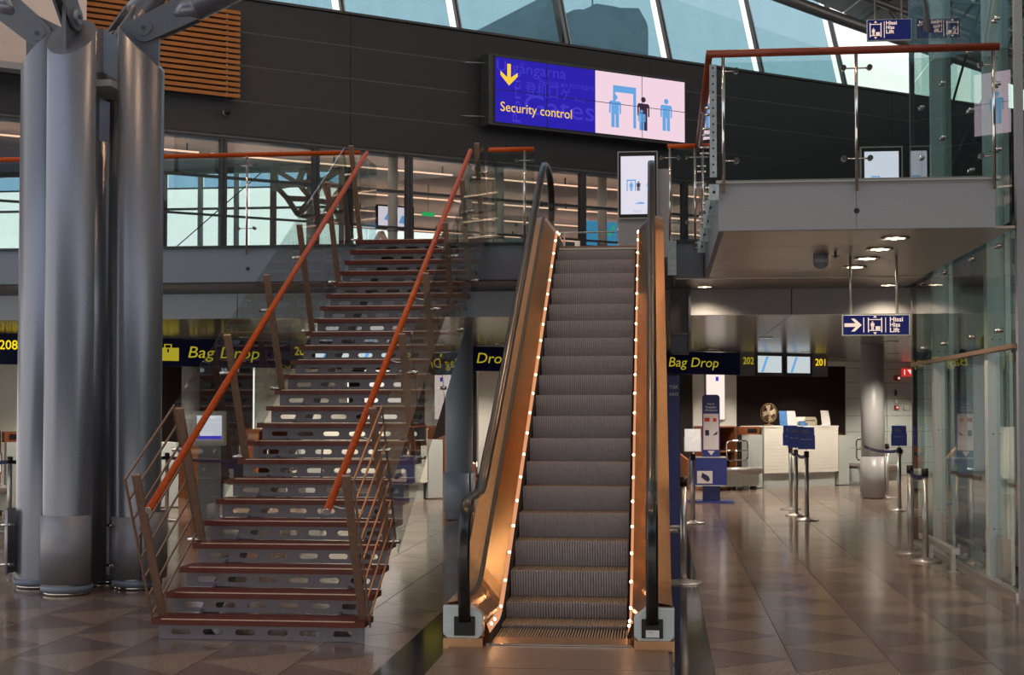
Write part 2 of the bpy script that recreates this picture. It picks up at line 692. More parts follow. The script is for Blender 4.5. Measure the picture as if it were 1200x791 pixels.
# bulkhead below, set back, and the low ceiling of the check-in hall
bulk = sempty('trim_3', 'pale grey bulkhead panels under the mezzanine')
BK = 18.2
x = -20.0
while x < 9:
    box('panel', M['bulkhead'] if x < -2.5 else M['grey_paint'], x + .006, x + 2.394, BK, BK + .06, 2.84, SOFF - .012, bulk)
    x += 2.4
box('shadow_gap', M['black'], -20, 9, BK + .03, BK + .08, SOFF - .03, SOFF, bulk)
lowceil = sempty('ceiling', 'glossy grey metal panel ceiling over the check-in hall')
y = BK + .06
k = 0
while y < 40:
    x = -20.0
    while x < 9:
        box('panel', M['ceiling_gloss'], x + .005, x + 2.395, y + .005, y + 1.795, 2.84, 2.87, lowceil)
        x += 2.4
    y += 1.8

# ---- upper right gallery (balcony) floor
BX0, BX1, BY = .47, 2.80, 12.4
gal = sempty('gallery_floor', 'grey gallery slab jutting out beside the lift')
box('edge_panel', M['grey_paint'], BX0, 1.642, BY, BY + .05, SOFF, Z1 - .03, gal)
box('edge_panel', M['grey_paint'], 1.646, BX1, BY, BY + .05, SOFF, Z1 - .03, gal)
box('side_panel', M['grey_paint_dark'], BX0, BX0 + .05, BY + .05, MEZ + .06, SOFF, Z1 - .03, gal)
box('edge_trim', M['steel'], BX0 - .02, BX1 + .04, BY - .03, BY + .08, Z1 - .03, Z1 - .005, gal)
box('deck', M['grey_paint_dark'], BX0 + .05, 2.80, BY + .05, MEZ + .06, SOFF + .02, Z1 - .03, gal)
for k in range(5):
    ya = BY + .06 + k * 1.16
    box('soffit_panel', M['soffit'], BX0 + .05, 2.98, ya + .004, ya + 1.156, SOFF, SOFF + .02, gal)
MB().cyl((1.646, BY - .004, 3.338), (1.646, BY + .02, 3.338), .024).build('round_hole', M['black'], gal)
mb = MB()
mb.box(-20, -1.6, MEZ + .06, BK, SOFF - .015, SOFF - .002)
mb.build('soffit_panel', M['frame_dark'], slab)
box('soffit_panel', M['soffit'], .14, 2.98, MEZ + .06, BK, SOFF - .015, SOFF - .002, slab)

# ---- dark clad wall above the mezzanine, running off to the right
WA = R(35)
WLOC = (-3.12, 24.636, 0)
wall = sempty('wall_back', 'dark grey clad upper wall in wide horizontal boards', WLOC, WA)
zs = [6.03, 6.60, 7.18, 7.72, 8.25]
us = [-14, -8.6, -2.55, 3.5, 9.6, 16]
for a, b in zip(zs, zs[1:]):
    for c, d in zip(us, us[1:]):
        box('panel', M['wall_dark'], c + .004, d - .004, 0, .08, a + .012, b - .012, wall)
for z in zs[1:-1]:
    box('joint_rail', M['joint'], -14, 16, .005, .05, z - .009, z - .002, wall)
    box('joint_rail', M['joint'], -14, 16, .005, .05, z + .004, z + .011, wall)
box('backing', M['black'], -14, 16, .05, .2, 6.03, 8.25, wall)
box('coping', M['frame_dark'], -14, 16, -.04, .25, 8.25, 8.29, wall)
box('bottom_rail', M['frame_dark'], -14, 16, -.03, .2, 5.95, 6.03, wall)
box('light_rail', M['joint'], -14, 16, -.05, .0, 5.985, 6.0, wall)

# high windows leaning outwards above it
mull = [-9.4, -7.2, -5.0, -2.643, -.452, 1.778, 4.033, 6.249, 8.395, 10.6]
LEAN = .24
WTOP = 12.0


def leanbar(mb, u, w, v0, v1, z0, z1):
    vs = []
    for z in (z0, z1):
        du = -.06 * (z - 8.29)
        dv = LEAN * (z - 8.29)
        for a, b in ((u, v0), (u + w, v0), (u + w, v1), (u, v1)):
            vs.append((a + du, b + dv, z))
    mb.add(vs, [(3, 2, 1, 0), (4, 5, 6, 7), (0, 1, 5, 4), (1, 2, 6, 5), (2, 3, 7, 6), (3, 0, 4, 7)])


for k, (a, b) in enumerate(zip(mull, mull[1:])):
    w = sempty('window_%d' % (k + 1), 'tall leaning high window, bay %d from the left above the dark wall' % (k + 1), WLOC, WA)
    mb = MB()
    leanbar(mb, a - .05, .035, .02, .12, 8.29, WTOP)
    mb.build('mullion', M['frame_dark'], w)
    mb = MB()
    leanbar(mb, a - .012, .03, .03, .09, 8.29, WTOP)
    mb.build('mullion_cap', M['steel_pale'], w)
    mb = MB()
    leanbar(mb, a + .02, b - a - .08, .06, .066, 8.29, WTOP)
    blind = k < 8
    mb.build('pane', M['glass_clear'], w)
    if blind:
        mb = MB()
        leanbar(mb, a + (.0 if k != 7 else .0), b - a - .17, .13, .133, 8.29, WTOP)
        mb.build('roller_blind', M['scrim'], w)

# office block outside the high windows, seen through the blinds
ob = thing('office_building', 'dark office block with stepped roof seen through the high window blinds', 'building', (WLOC[0] - .574 * 14, WLOC[1] + .819 * 14, 0), WA)
mb = MB()
mb.prism([(10.35, 0), (13.05, 0), (13.05, 13.4), (12.98, 13.6), (12.7, 13.98), (11.75, 13.86), (11.75, 13.6), (10.6, 13.66), (10.35, 13.6)], 'y', 0, 8)
mb.build('tower', M['building'], ob)
mb = MB()
mb.prism([(9.4, 0), (10.28, 0), (10.28, 14.2), (9.9, 14.2), (9.72, 13.75), (9.43, 13.6)], 'y', .5, 7)
mb.build('side_wing', M['building'], ob)
MB().box(11.8, 12.6, 1, 4, 13.8, 14.25).build('roof_plant', M['building'], ob)
MB().cyl((12.3, 2, 14.2), (12.25, 2, 15.4), .03, n=6).build('mast', M['building'], ob)

# roof over the hall
roof = sempty('roof', 'pale panelled hall roof sloping down towards the lift', WLOC, WA)


def roof_z(u, v):
    return 9.72 - .19 * (u - 5.6) - .28 * v


for k in range(20):
    u0 = -18 + k * 2.0
    mb = MB()
    pts = [(u0 + .02, -.3), (u0 + 1.98, -.3), (u0 + 1.98, -27), (u0 + .02, -27)]
    vs = [(u, v, roof_z(u, v) + .3) for u, v in pts] + [(u, v, roof_z(u, v) + .36) for u, v in pts]
    mb.add(vs, [(0, 1, 2, 3), (7, 6, 5, 4), (0, 4, 5, 1), (1, 5, 6, 2), (2, 6, 7, 3), (3, 7, 4, 0)])
    mb.build('roof_panel', M['roof_panel'], roof)
for k in range(9):
    v = -1.2 - k * 1.5
    MB().bar((-18, v, roof_z(-18, v) + .22), (22, v, roof_z(22, v) + .22), .1, .14).build('purlin', M['truss'], roof)
for k in range(10):
    u = 3 + k * 2.6
    MB().bar((u, -.4, roof_z(u, -.4) + .1), (u, -14, roof_z(u, -14) + .1), .09, .12).build('rafter', M['truss'], roof)

tr = thing('roof_truss', 'long grey tubular roof truss with ball end joint above the high windows', 'truss', WLOC, WA)


def trp(u, dv=0, dz=0):
    return (u, -.75 + dv, 9.64 - .155 * (u - 5.6) + .012 * (u - 5.6) ** 2 * .3 + dz)


mb = MB()
mb.tube([trp(u) for u in (5.7, 7, 8.5, 10, 12, 14)], .115, 14)
mb.build('bottom_chord', M['truss'], tr)
MB().sphere(trp(5.55), .17).build('ball_joint', M['truss'], tr)
MB().tube([trp(u, -.5, .35) for u in (4.5, 7, 8.5, 10, 12, 14)], .07, 10).build('top_chord', M['truss'], tr)
MB().tube([trp(u, -1.1, .42) for u in (4.5, 7, 8.5, 10, 12, 14)], .07, 10).build('top_chord', M['truss'], tr)
for u in (7.4, 8.6, 9.7):
    MB().tube([trp(u, -1.1, .4), trp(u + .6, -2.2, 1.25)], .05, 8).build('web_strut', M['truss'], tr)
MB().tube([trp(8.6, -1.1, .42), trp(11.5, -1.9, .75)], .05, 8).build('web_strut', M['truss'], tr)
MB().tube([trp(8.3, -.5, .35), trp(9.3, -.02, -.0)], .04, 8).build('web_strut', M['truss'], tr)

# timber louvre on the dark wall, behind the tree column
lou = thing('timber_louvre', 'panel of honey wood horizontal slats on the dark wall behind the column', 'louvre', WLOC, WA)
nz_ = 16
for k in range(nz_):
    z = 6.63 + k * (7.97 - 6.63) / (nz_ - 1)
    box('slat', M['wood_slat'], -7.3, -4.52, -.2, -.15, z - .028, z + .028, lou)
for u in (-4.72, -5.9, -7.0):
    box('hanger', M['steel'], u - .01, u + .01, -.15, -.09, 6.6, 8.0, lou)
box('black_backing', M['black'], -7.25, -4.56, -.05, -.01, 6.62, 7.98, lou)
pan = thing('bulkhead_panel', 'glossy pale panel with a grey lower edge high behind the column', 'panel', WLOC, WA)
box('panel', M['pink_panel'], -12, -7.0, -.55, -.3, 6.68, 9.2, pan)
box('lower_edge', M['grey_paint'], -12, -7.0, -.57, -.28, 6.58, 6.68, pan)
camh = thing('wall_camera', 'small round camera on the dark wall under the timber louvre', 'camera', (WLOC[0] - 4.7 * .819, WLOC[1] - 4.7 * .574, 0), WA)
MB().cyl((0, 0, 6.38), (0, -.09, 6.38), .05).build('base', M['grey_paint'], camh)
MB().sphere((0, -.1, 6.38), .05).build('dome', M['black'], camh)

# ---- glazed partition between mezzanine and the room behind
part_u = [-13, -10.6, -7.2, -4.72, -3.15, -1.46, 2.02, 4.3, 6.6, 8.9, 12]
for k, (a, b) in enumerate(zip(part_u, part_u[1:])):
    w = sempty('window_%d' % (k + 10), 'glazed mezzanine partition bay %d from the left' % (k + 1), WLOC, WA)
    mb = MB()
    mb.box(a - .055, a - .005, -.02, .1, Z1, 5.95)
    mb.box(a + .005, a + .055, -.02, .1, Z1, 5.95)
    mb.build('frame_post', M['frame_dark'], w)
    box('transom', M['frame_dark'], a + .05, b - .05, 0, .08, 5.33, 5.37, w)
    box('transom', M['frame_dark'], a + .05, b - .05, 0, .08, 4.72, 4.75, w)
    box('sill', M['frame_dark'], a + .05, b - .05, 0, .08, Z1, Z1 + .08, w)
    box('pane', M['glass_dark'], a + .05, b - .05, .03, .038, Z1 + .08, 5.95, w)
# room behind: ceiling with warm lamp lines, far windows
rr = sempty('ceiling_rear', 'brown ceiling of the room behind the glass partition', WLOC, WA)
for k in range(3):
    va, vb = .2 + k * 3.0, 3.18 + k * 3.0
    MB().prism([(-2.63 + .407 * va, va), (16, va), (16, vb), (-2.63 + .407 * vb, vb)], 'z', 6.06, 6.1).build('panel', M['rear_ceiling'], rr)
MB().prism([(-16, .2), (-2.57, .2), (-1.70, 2.25), (-13.5, 10.15), (-16, 10.15)], 'z', 6.06, 6.1).build('panel', M['rear_ceiling'], rr)
lamp_proto = None
for v, starts in ((1.1, (-14, -9.3, -4.6, .1, 4.8)), (3.9, (-.9, 3.8, 8.5)), (6.1, (0, 4.7, 9.4)), (8.6, (1.0, 5.7))):
    for u0 in starts:
        t = thing('line_lamp', 'warm line lamp in the brown ceiling behind the glass partition', 'lamp', (WLOC[0] + u0 * .819 - v * .574, WLOC[1] + u0 * .574 + v * .819, 5.90), WA, 'line lamps of the rear room')
        box('diffuser', M['lamp_line'], 0, 4.5, -.016, .016, 0, .024, t)
        for lx_ in (.8, 2.25, 3.7):
            spot(t, (lx_, 0, -.8), 26, col=(1, .82, .66), size=R(150), blend=1.0, radius=.05, rot=(PI, 0, 0))  # unseen uplights added below the lamp to brighten the rear ceiling
        for hx_ in (.2, 2.2, 4.3):
            box('hanger', M['frame_dark'], hx_ - .01, hx_ + .01, -.01, .01, .024, .15, t)
# left: added facade standing in for one mirrored in the partition, right: far window band with braces
fac = sempty('window_30', 'bright glazing added for the facade mirrored in the partition behind the mezzanine railing')
FY = 25.2
FE = -5.75
box('frame_rail', M['frame_dark'], -20, FE, FY - .05, FY + .1, 5.98, 6.06, fac)
for z in (5.33, 4.6):
    box('transom', M['grey_paint'], -20, FE, FY, FY + .05, z - .02, z + .02, fac)
box('blind_rail', M['grey_paint_dark'], -20, FE, FY + .04, FY + .06, 5.70, 5.73, fac)
x = FE - .68 * 20
k = 0
while x < FE - .1:
    box('mullion', M['frame_dark'] if k % 3 == 0 else M['steel_pale'], x - .035, x + .035, FY - .03, FY + .08, Z1, 6.0, fac)
    box('pane', M['glass_sky'], x + .035, x + .645, FY + .03, FY + .036, Z1, 5.98, fac)
    box('roller_blind', M['scrim_left'], x + .035, x + .645, FY + .12, FY + .123, 5.72, 5.98, fac)
    x += .68
    k += 1
for a, b in (((-10.4, 5.05), (-9.3, 5.98)), ((-8.9, 4.6), (-7.3, 5.95))):
    MB().tube([(a[0], FY - .1, a[1]), (b[0], FY - .1, b[1])], .010, 6).build('brace_rod', M['frame_dark'], fac)
box('end_post', M['frame_dark'], FE, FE + .1, FY - .05, FY + .1, Z1, 6.06, fac)
lat = thing('mirrored_lattice', 'brown triangular lattice screen against the bright glazing left of the stair head', 'screen', (0, 24.9, 0))  # built in place of tree column branches reflected in the partition
pts = {'a': (-7.0, 5.98), 'b': (-6.45, 5.98), 'c': (-5.75, 5.98), 'd': (-6.95, 5.66), 'e': (-6.55, 5.72), 'f': (-6.1, 5.75), 'g': (-5.75, 5.62),
       'h': (-6.75, 5.45), 'i': (-6.3, 5.42), 'j': (-5.95, 5.35), 'k': (-6.55, 5.15), 'l': (-6.1, 5.05), 'm': (-5.75, 5.0)}
for p, q in ('ae', 'be', 'bf', 'cf', 'cg', 'de', 'ef', 'fg', 'dh', 'ei', 'fi', 'fj', 'gj', 'hi', 'ij', 'hk', 'ik', 'il', 'jl', 'jm', 'kl', 'lm', 'ab', 'bc', 'gm', 'ad'):
    MB().bar((pts[p][0], 0, pts[p][1]), (pts[q][0], 0, pts[q][1]), .085, .13, (0, 1, 0)).build('lattice_bar', M['post_brown'], lat)
for x in (-7.0, -5.75):
    box('post', M['post_brown'], x - .04, x + .04, -.05, .05, Z1, 6.0, lat)
farw = sempty('wall_far', 'far wall with a band of braced windows behind the partition', WLOC, WA)
V = 9.1
box('upper_wall', M['rear_ceiling'], 1.1, 16, V, V + .1, 5.95, 6.1, farw)
x = 1.2
while x < 15:
    box('mullion', M['grey_paint_dark'], x - .05, x + .05, V, V + .1, Z1, 5.95, farw)
    MB().bar((x, V + .05, 4.4), (x + .8, V + .05, 5.9), .06, .22, (0, 1, 0)).build('brace', M['rear_ceiling'], farw)
    MB().bar((x + .8, V + .05, 5.9), (x + 1.6, V + .05, 4.4), .06, .22, (0, 1, 0)).build('brace', M['rear_ceiling'], farw)
    box('pane', M['glass_sky'], x + .05, x + 1.55, V + .12, V + .126, Z1, 5.95, farw)
    x += 1.6
side_w = MB().prism([(-5.72, 25.3), (-5.62, 25.3), (-7.35, 32.6), (-7.45, 32.6)], 'z', Z1, 6.06).build('wall_left', M['rear_ceiling'])
struct(side_w, 'brown side wall of the room behind the glass partition')
for k, u in enumerate((-1.55, -.1, .55, 2.75, 4.05)):
    c = thing('slim_column', 'slim white round column just behind the glass partition', 'column', (WLOC[0] + u * .819 - .5 * .574, WLOC[1] + u * .574 + .5 * .819, Z1), WA, 'slim white columns behind the partition')
    MB().cyl((0, 0, 0), (0, 0, 2.42), .085, n=14).build('shaft', M['white'], c)
    MB().cyl((0, 0, 1.1), (0, 0, 1.16), .095, n=14).build('ring', M['steel'], c)
tv = thing('rear_television', 'wide screen with blue device pictures hanging behind the partition at the stair head', 'screen', (WLOC[0] - 2 * .574, WLOC[1] + 2 * .819, 0), WA)
box('housing', M['black'], -1.2, -.45, 0, .08, 4.98, 5.42, tv)
box('display', M['screen_white'], -1.17, -.48, -.008, 0, 5.01, 5.39, tv)
mb = MB()
mb.prism([(-1.06, 5.15), (-.98, 5.28), (-.86, 5.24), (-.92, 5.12)], 'y', -.014, -.009)
mb.prism([(-.76, 5.1), (-.7, 5.24), (-.56, 5.22), (-.6, 5.08)], 'y', -.014, -.009)
mb.build('device_picture', M['screen_sky'], tv)
MB().cyl((-.82, .05, 5.42), (-.82, .05, 6.06), .02).build('hanger', M['steel'], tv)
bs = thing('bottle_sign', 'blue sign with a white bottle and green tick behind the escalator top', 'sign', (WLOC[0] - 1.5 * .574, WLOC[1] + 1.5 * .819, 0), WA)
box('panel', M['screen_teal'], 2.96, 3.74, 0, .03, 4.86, 5.34, bs)
mb = MB()
mb.prism([(3.3, 4.95), (3.42, 4.95), (3.42, 5.12), (3.38, 5.17), (3.38, 5.24), (3.34, 5.24), (3.34, 5.17), (3.3, 5.12)], 'y', -.008, -.002)
mb.build('bottle_picture', M['screen_white'], bs)
mb = MB()
mb.prism([(3.52, 5.1), (3.56, 5.04), (3.68, 5.26), (3.64, 5.28), (3.56, 5.12), (3.54, 5.14)], 'y', -.008, -.002)
mb.build('tick', M['green_lit'], bs)
mb = MB()
mb.box(3.0, 3.03, .01, .03, Z1, 4.86)
mb.box(3.66, 3.69, .01, .03, Z1, 4.86)
mb.build('leg', M['steel'], bs)
ex = thing('exit_sign', 'small green lit exit sign in the room behind the partition', 'sign', (WLOC[0] + .2 * .819 - 3 * .574, WLOC[1] + .2 * .574 + 3 * .819, 0), WA)
box('lit_panel', M['green_lit'], 0, .26, 0, .03, 5.42, 5.5, ex)
MB().cyl((.13, .015, 5.5), (.13, .015, 6.06), .008, n=6).build('rod', M['steel'], ex)

# ---- video wall sign
vw = thing('video_wall', 'large eight screen display reading Security control on the dark wall', 'display', (-2.919, 24.349, 0), WA)
UW, ZB, ZT = 4.03, 6.64, 7.78
box('housing', M['frame_dark'], -.12, UW + .04, .0, .3, ZB - .05, ZT + .05, vw)
box('bezel_plate', M['black'], -.03, UW + .02, -.012, 0, ZB - .02, ZT + .02, vw)
cu = [0, 1.035, 2.05, 3.06, UW]
zm = (ZB + ZT) / 2
for i in range(4):
    for (a, b) in ((ZB, zm), (zm, ZT)):
        box('screen', M['screen_blue'] if i < 2 else M['screen_pink'], cu[i] + .005, cu[i + 1] - .005, -.02, -.012, a + .004, b - .004, vw)
H = ZT - ZB
mb = MB()
ax, az = .27, ZT - .1
mb.prism([(ax - .035, az), (ax + .035, az), (ax + .035, az - .24), (ax + .17, az - .14), (ax + .17, az - .21), (ax, az - .38), (ax - .17, az - .21), (ax - .17, az - .14), (ax - .035, az - .24)], 'y', -.026, -.022)
mb.build('arrow', M['screen_yellow'], vw)
txt('Security control', vw, .1, -.026, ZB + .2, .17, M['screen_yellow'], 1.45, bold=.004)
txt('Utgångarna', vw, .03, -.023, ZT - .24, .2, M['screen_blue_text'], 1.4)
txt('Выход на посадку', vw, .88, -.023, ZT - .38, .09, M['screen_blue_text'], 1.15)
txt('登机口', vw, .6, -.023, ZT - .6, .2, M['screen_blue_text'], .66)
txt('ゲ', vw, 1.32, -.023, ZT - .6, .18, M['screen_blue_text'], .2)
txt('Gates', vw, .58, -.023, ZB + .2, .36, M['screen_blue_text'], 1.45)
txt('Portit', vw, .5, -.023, ZB + .03, .17, M['screen_blue_text'], .9, vertical=True)
txt('Port', vw, 1.62, -.023, ZT - .62, .07, M['screen_blue_text'], .2)


def person_icon(mb, x, z, h, y0=-.03, y1=-.026):
    w = h * .17
    r = h * .085
    n = 10
    c = (x, z + h - r)
    mb.prism([(c[0] + r * math.cos(2 * PI * k / n), c[1] + r * math.sin(2 * PI * k / n)) for k in range(n)], 'y', y0, y1)
    t = z + h * .8
    mb.prism([(x - w, t), (x + w, t), (x + w * 1.25, t - h * .05), (x + w * 1.25, z + h * .42), (x + w * .95, z + h * .42), (x + w * .95, t - h * .12), (x + w * .8, t - h * .12),
              (x + w * .8, z), (x + w * .1, z), (x + w * .1, z + h * .4), (x - w * .1, z + h * .4), (x - w * .1, z), (x - w * .8, z), (x - w * .8, t - h * .12), (x - w * .95, t - h * .12), (x - w * .95, z + h * .42), (x - w * 1.25, z + h * .42), (x - w * 1.25, t - h * .05)], 'y', y0, y1)


mb = MB()
gx = 2.05 + .38
mb.prism([(gx, zm + .34), (gx, zm + .05), (gx + .045, zm + .05), (gx + .045, zm + .22), (gx + .44, zm + .22), (gx + .44, ZB + .16), (gx + .5, ZB + .16), (gx + .5, zm + .34)], 'y', -.026, -.022)
mb.build('scanner_picture', M['screen_sky'], vw)
for px_, pz_, ph_, py_ in ((gx + .04, ZB + .14, .6, -.03), (gx + .62, ZB + .14, .38, -.034), (gx + 1.17, ZB + .18, .6, -.03)):
    mb = MB()
    person_icon(mb, px_, pz_, ph_, py_, py_ + .004)
    mb.build('person_picture', M['screen_sky'], vw)
mb = MB()
person_icon(mb, gx + .66, ZB + .14, .62)
mb.build('traveller_picture', M['screen_dark'], vw)
box('bezel_line', M['black'], 1.031, 1.039, -.04, -.036, ZB, ZT, vw)
box('bezel_line', M['black'], 3.057, 3.063, -.04, -.036, ZB, ZT, vw)
box('bezel_line', M['black'], 0, UW, -.04, -.036, zm - .003, zm + .003, vw)
mb = MB()
for z in (ZB + .1, ZT - .1):
    mb.tube([(-.1, .1, z), (-.5, .34, z + .02)], .008, 6)
mb.build('stay_rod', M['steel'], vw)

# ================================================================== TREE COLUMN
CX, CY, CR, TR_ = -5.27, 12.6, .465, .211
tc_ = thing('tree_column', 'cluster of four silver steel tubes branching into struts left of the stairs', 'column', (CX, CY, 0))
dirs = [(0, -1), (-1, 0), (1, 0), (0, 1)]
for dx, dy in dirs:
    n = 40
    cx, cy = dx * CR, dy * CR
    vs, vt = [], []
    for k in range(n):
        a = 2 * PI * k / n
        ox, oy = TR_ * math.cos(a), TR_ * math.sin(a)
        vs.append((cx + ox, cy + oy, .06))
        vt.append((cx + ox, cy + oy, 4.97 - (ox * dx + oy * dy) * 1.0))
    mb = MB()
    mb.add(vs + vt, [(k, (k + 1) % n, n + (k + 1) % n, n + k) for k in range(n)], True)
    mb.f.append(tuple(n + k for k in range(n)))
    mb.sm.append(False)
    mb.build('tube', M['column_paint'], tc_)
    MB().cyl((cx, cy, 0), (cx, cy, .035), .2, n=32).build('base_ring', M['chrome'], tc_)
    MB().cyl((cx, cy, .03), (cx, cy, .085), .225, n=32).build('base_flange', M['grey_paint_dark'], tc_)
    # gusset plate standing on the sloping cut
    g = MB()
    w = .018
    px, py = -dy, dx
    prof = [(-.2, 4.75), (.17, 4.75), (.17, 4.83), (.18, 5.2), (.06, 5.3), (-.2, 5.17)]
    vs = []
    for sgn in (-1, 1):
        for r, z in prof:
            vs.append((cx + dx * r + px * w * sgn, cy + dy * r + py * w * sgn, z))
    m_ = len(prof)
    g.add(vs, [tuple(reversed(range(m_))), tuple(range(m_, 2 * m_))] + [(k, (k + 1) % m_, m_ + (k + 1) % m_, m_ + k) for k in range(m_)])
    g.build('gusset_plate', M['column_paint'], tc_)
# clad shells round the tube feet
def shell(cx, cy, r, a0, a1, z0, z1, th=.006, n=24):
    rows = []
    for k in range(n + 1):
        a = a0 + (a1 - a0) * k / n
        c, s_ = math.cos(a), math.sin(a)
        rows.append([(cx + r * c, cy + r * s_, z0), (cx + r * c, cy + r * s_, z1), (cx + (r + th) * c, cy + (r + th) * s_, z1), (cx + (r + th) * c, cy + (r + th) * s_, z0)])
    return MB().strip(rows, True, True, True)


shell(0, -CR, .222, R(180), R(360), .1, .70).build('guard_shell', M['collar'], tc_)
shell(-CR, 0, .30, R(155), R(228), .12, .72).build('guard_shell', M['collar'], tc_)
shell(CR, 0, .262, R(-60), R(60), .1, .70).build('guard_shell', M['collar'], tc_)
shell(CR, 0, .222, R(195), R(300), .1, .66).build('guard_shell', M['collar'], tc_)
mb = MB()
for z in (.22, .58):
    mb.cyl((-CR - .17, -.16, z), (-CR - .28, -.2, z), .014, n=8)
    mb.cyl((CR - .23, -.12, z), (CR - .14, -.22, z), .014, n=8)
mb.build('bolt', M['chrome'], tc_)
# core between the tubes
box('core_box', M['column_paint'], -.17, .17, -.17, .17, 4.72, 5.12, tc_)
box('core_plate', M['grey_paint'], -.3, .3, -.3, .3, 4.56, 4.62, tc_)
box('core_box', M['column_paint'], -.12, .12, -.12, .12, 4.1, 4.5, tc_)
MB().cyl((0, 0, .06), (0, 0, 4.1), .16, n=24).build('core_tube', M['column_paint'], tc_)


def strut(pin, d, side, L=3.6, r=.135):
    d = Vector(d).normalized()
    side = Vector(side).normalized()
    up = side.cross(d)
    pin = Vector(pin)
    st = MB()
    a = pin + d * .30
    b = pin + d * .52
    st.cyl(a, b, .06, r, n=24)
    st.cyl(b, pin + d * L, r, r, n=24)
    so = st.build('strut', M['column_paint'], tc_)
    for sg in (-1, 1):
        c = side * (.045 * sg)
        e = MB()
        n = 12
        poly = []
        for k in range(n + 1):
            t = PI / 2 + PI * k / n
            poly.append(pin + d * (.12 * math.cos(t)) + up * (.12 * math.sin(t)))
        poly += [pin + d * .5 - up * .14, pin + d * .36 - up * .02, pin + d * .36 + up * .02, pin + d * .5 + up * .14]
        m2 = len(poly)
        vs = [p + c - side * .012 for p in poly] + [p + c + side * .012 for p in poly]
        e.add(vs, [tuple(reversed(range(m2))), tuple(range(m2, 2 * m2))] + [(k, (k + 1) % m2, m2 + (k + 1) % m2, m2 + k) for k in range(m2)])
        e.build('clevis_plate', M['column_paint'], so)
    MB().cyl(pin - side * .085, pin + side * .085, .07, n=20).build('pin', M['column_paint'], so)
    MB().cyl(pin - side * .095, pin + side * .095, .02, n=10).build('pin_bolt', M['frame_dark'], so)


strut((CR + .05, 0, 5.14), (.9, -.02, .40), (0, 1, 0))
strut((-CR - .04, 0, 5.12), (-.72, -.1, .60), (0, 1, 0))
strut((0, -CR - .03, 5.14), (-.04, -.62, .70), (1, 0, 0))
strut((0, CR + .05, 5.17), (.10, .66, .62), (1, 0, 0))

# ================================================================== STAIRCASE
SXL, SXR = -3.61, -2.08
SR, SG, SY0 = .1512, .2867, 9.754
stair = thing('staircase', 'open flight of dark red wooden treads with slotted grey risers and glass balustrades', 'staircase', (0, 0, 0))
SLOPE = math.atan2(SR, SG)
cs, sn = math.cos(SLOPE), math.sin(SLOPE)


def SP(X, s, h):
    return (X, SY0 + s * cs - h * sn, SR + s * sn + h * cs)


tread_me = MB().box(SXL, SXR, 0, .31, -.042, 0).mesh('tread', M['wood_tread'])
nos_me = MB().box(SXL + .07, SXR - .07, -.002, .012, -.004, .003).mesh('nosing_strip', M['nosing'])
# riser plate with six stadium slots
def riser_mesh(z0, z1):
    mb = MB()
    zc = (z0 + z1) / 2 - .002
    hw, r = .073, .02
    sx = [SXL + .19 + .234 * k for k in range(6)]
    y0, y1 = 0.0, .008
    xs_edges = [SXL + .03] + [(sx[k] + sx[k + 1]) / 2 for k in range(5)] + [SXR - .015]
    n = 6
    for k in range(6):
        xa, xb = xs_edges[k], xs_edges[k + 1]
        loop = []
        for q in range(n + 1):
            t = -PI / 2 + PI * q / n
            loop.append((sx[k] + hw - r + r * math.cos(t), zc + r * math.sin(t)))
        for q in range(n + 1):
            t = PI / 2 + PI * q / n
            loop.append((sx[k] - hw + r + r * math.cos(t), zc + r * math.sin(t)))
        # outer ring of matching points
        outer = []
        for (x, z) in loop:
            dx, dz = x - sx[k], z - zc
            right = (xb - sx[k]) if dx >= 0 else (sx[k] - xa)
            outer.append((sx[k] + (right if dx >= 0 else -right), z1 if dz >= 0 else z0))
        m_ = len(loop)
        for (ya, flip) in ((y0, False), (y1, True)):
            mb.add([(x, ya, z) for x, z in loop] + [(x, ya, z) for x, z in outer], [(q, (q + 1) % m_, m_ + (q + 1) % m_, m_ + q) for q in range(m_)])
            mid_top = [(sx[k] + hw - r, z1), (sx[k] - hw + r, z1)]
        mb.add([(x, y0, z) for x, z in loop] + [(x, y1, z) for x, z in loop], [(q, (q + 1) % m_, m_ + (q + 1) % m_, m_ + q) for q in range(m_)])
    me = bpy.data.meshes.new('riser')
    # drop degenerate faces
    fs = []
    for f in mb.f:
        ps = []
        for i in f:
            if not ps or (Vector(mb.v[i]) - Vector(mb.v[ps[-1]])).length > 1e-6:
                ps.append(i)
        if len(ps) > 2 and (Vector(mb.v[ps[0]]) - Vector(mb.v[ps[-1]])).length < 1e-6:
            ps.pop()
        if len(ps) > 2:
            fs.append(ps)
    me.from_pydata(mb.v, [], fs)
    me.materials.append(M['stair_steel'])
    me.update()
    return me


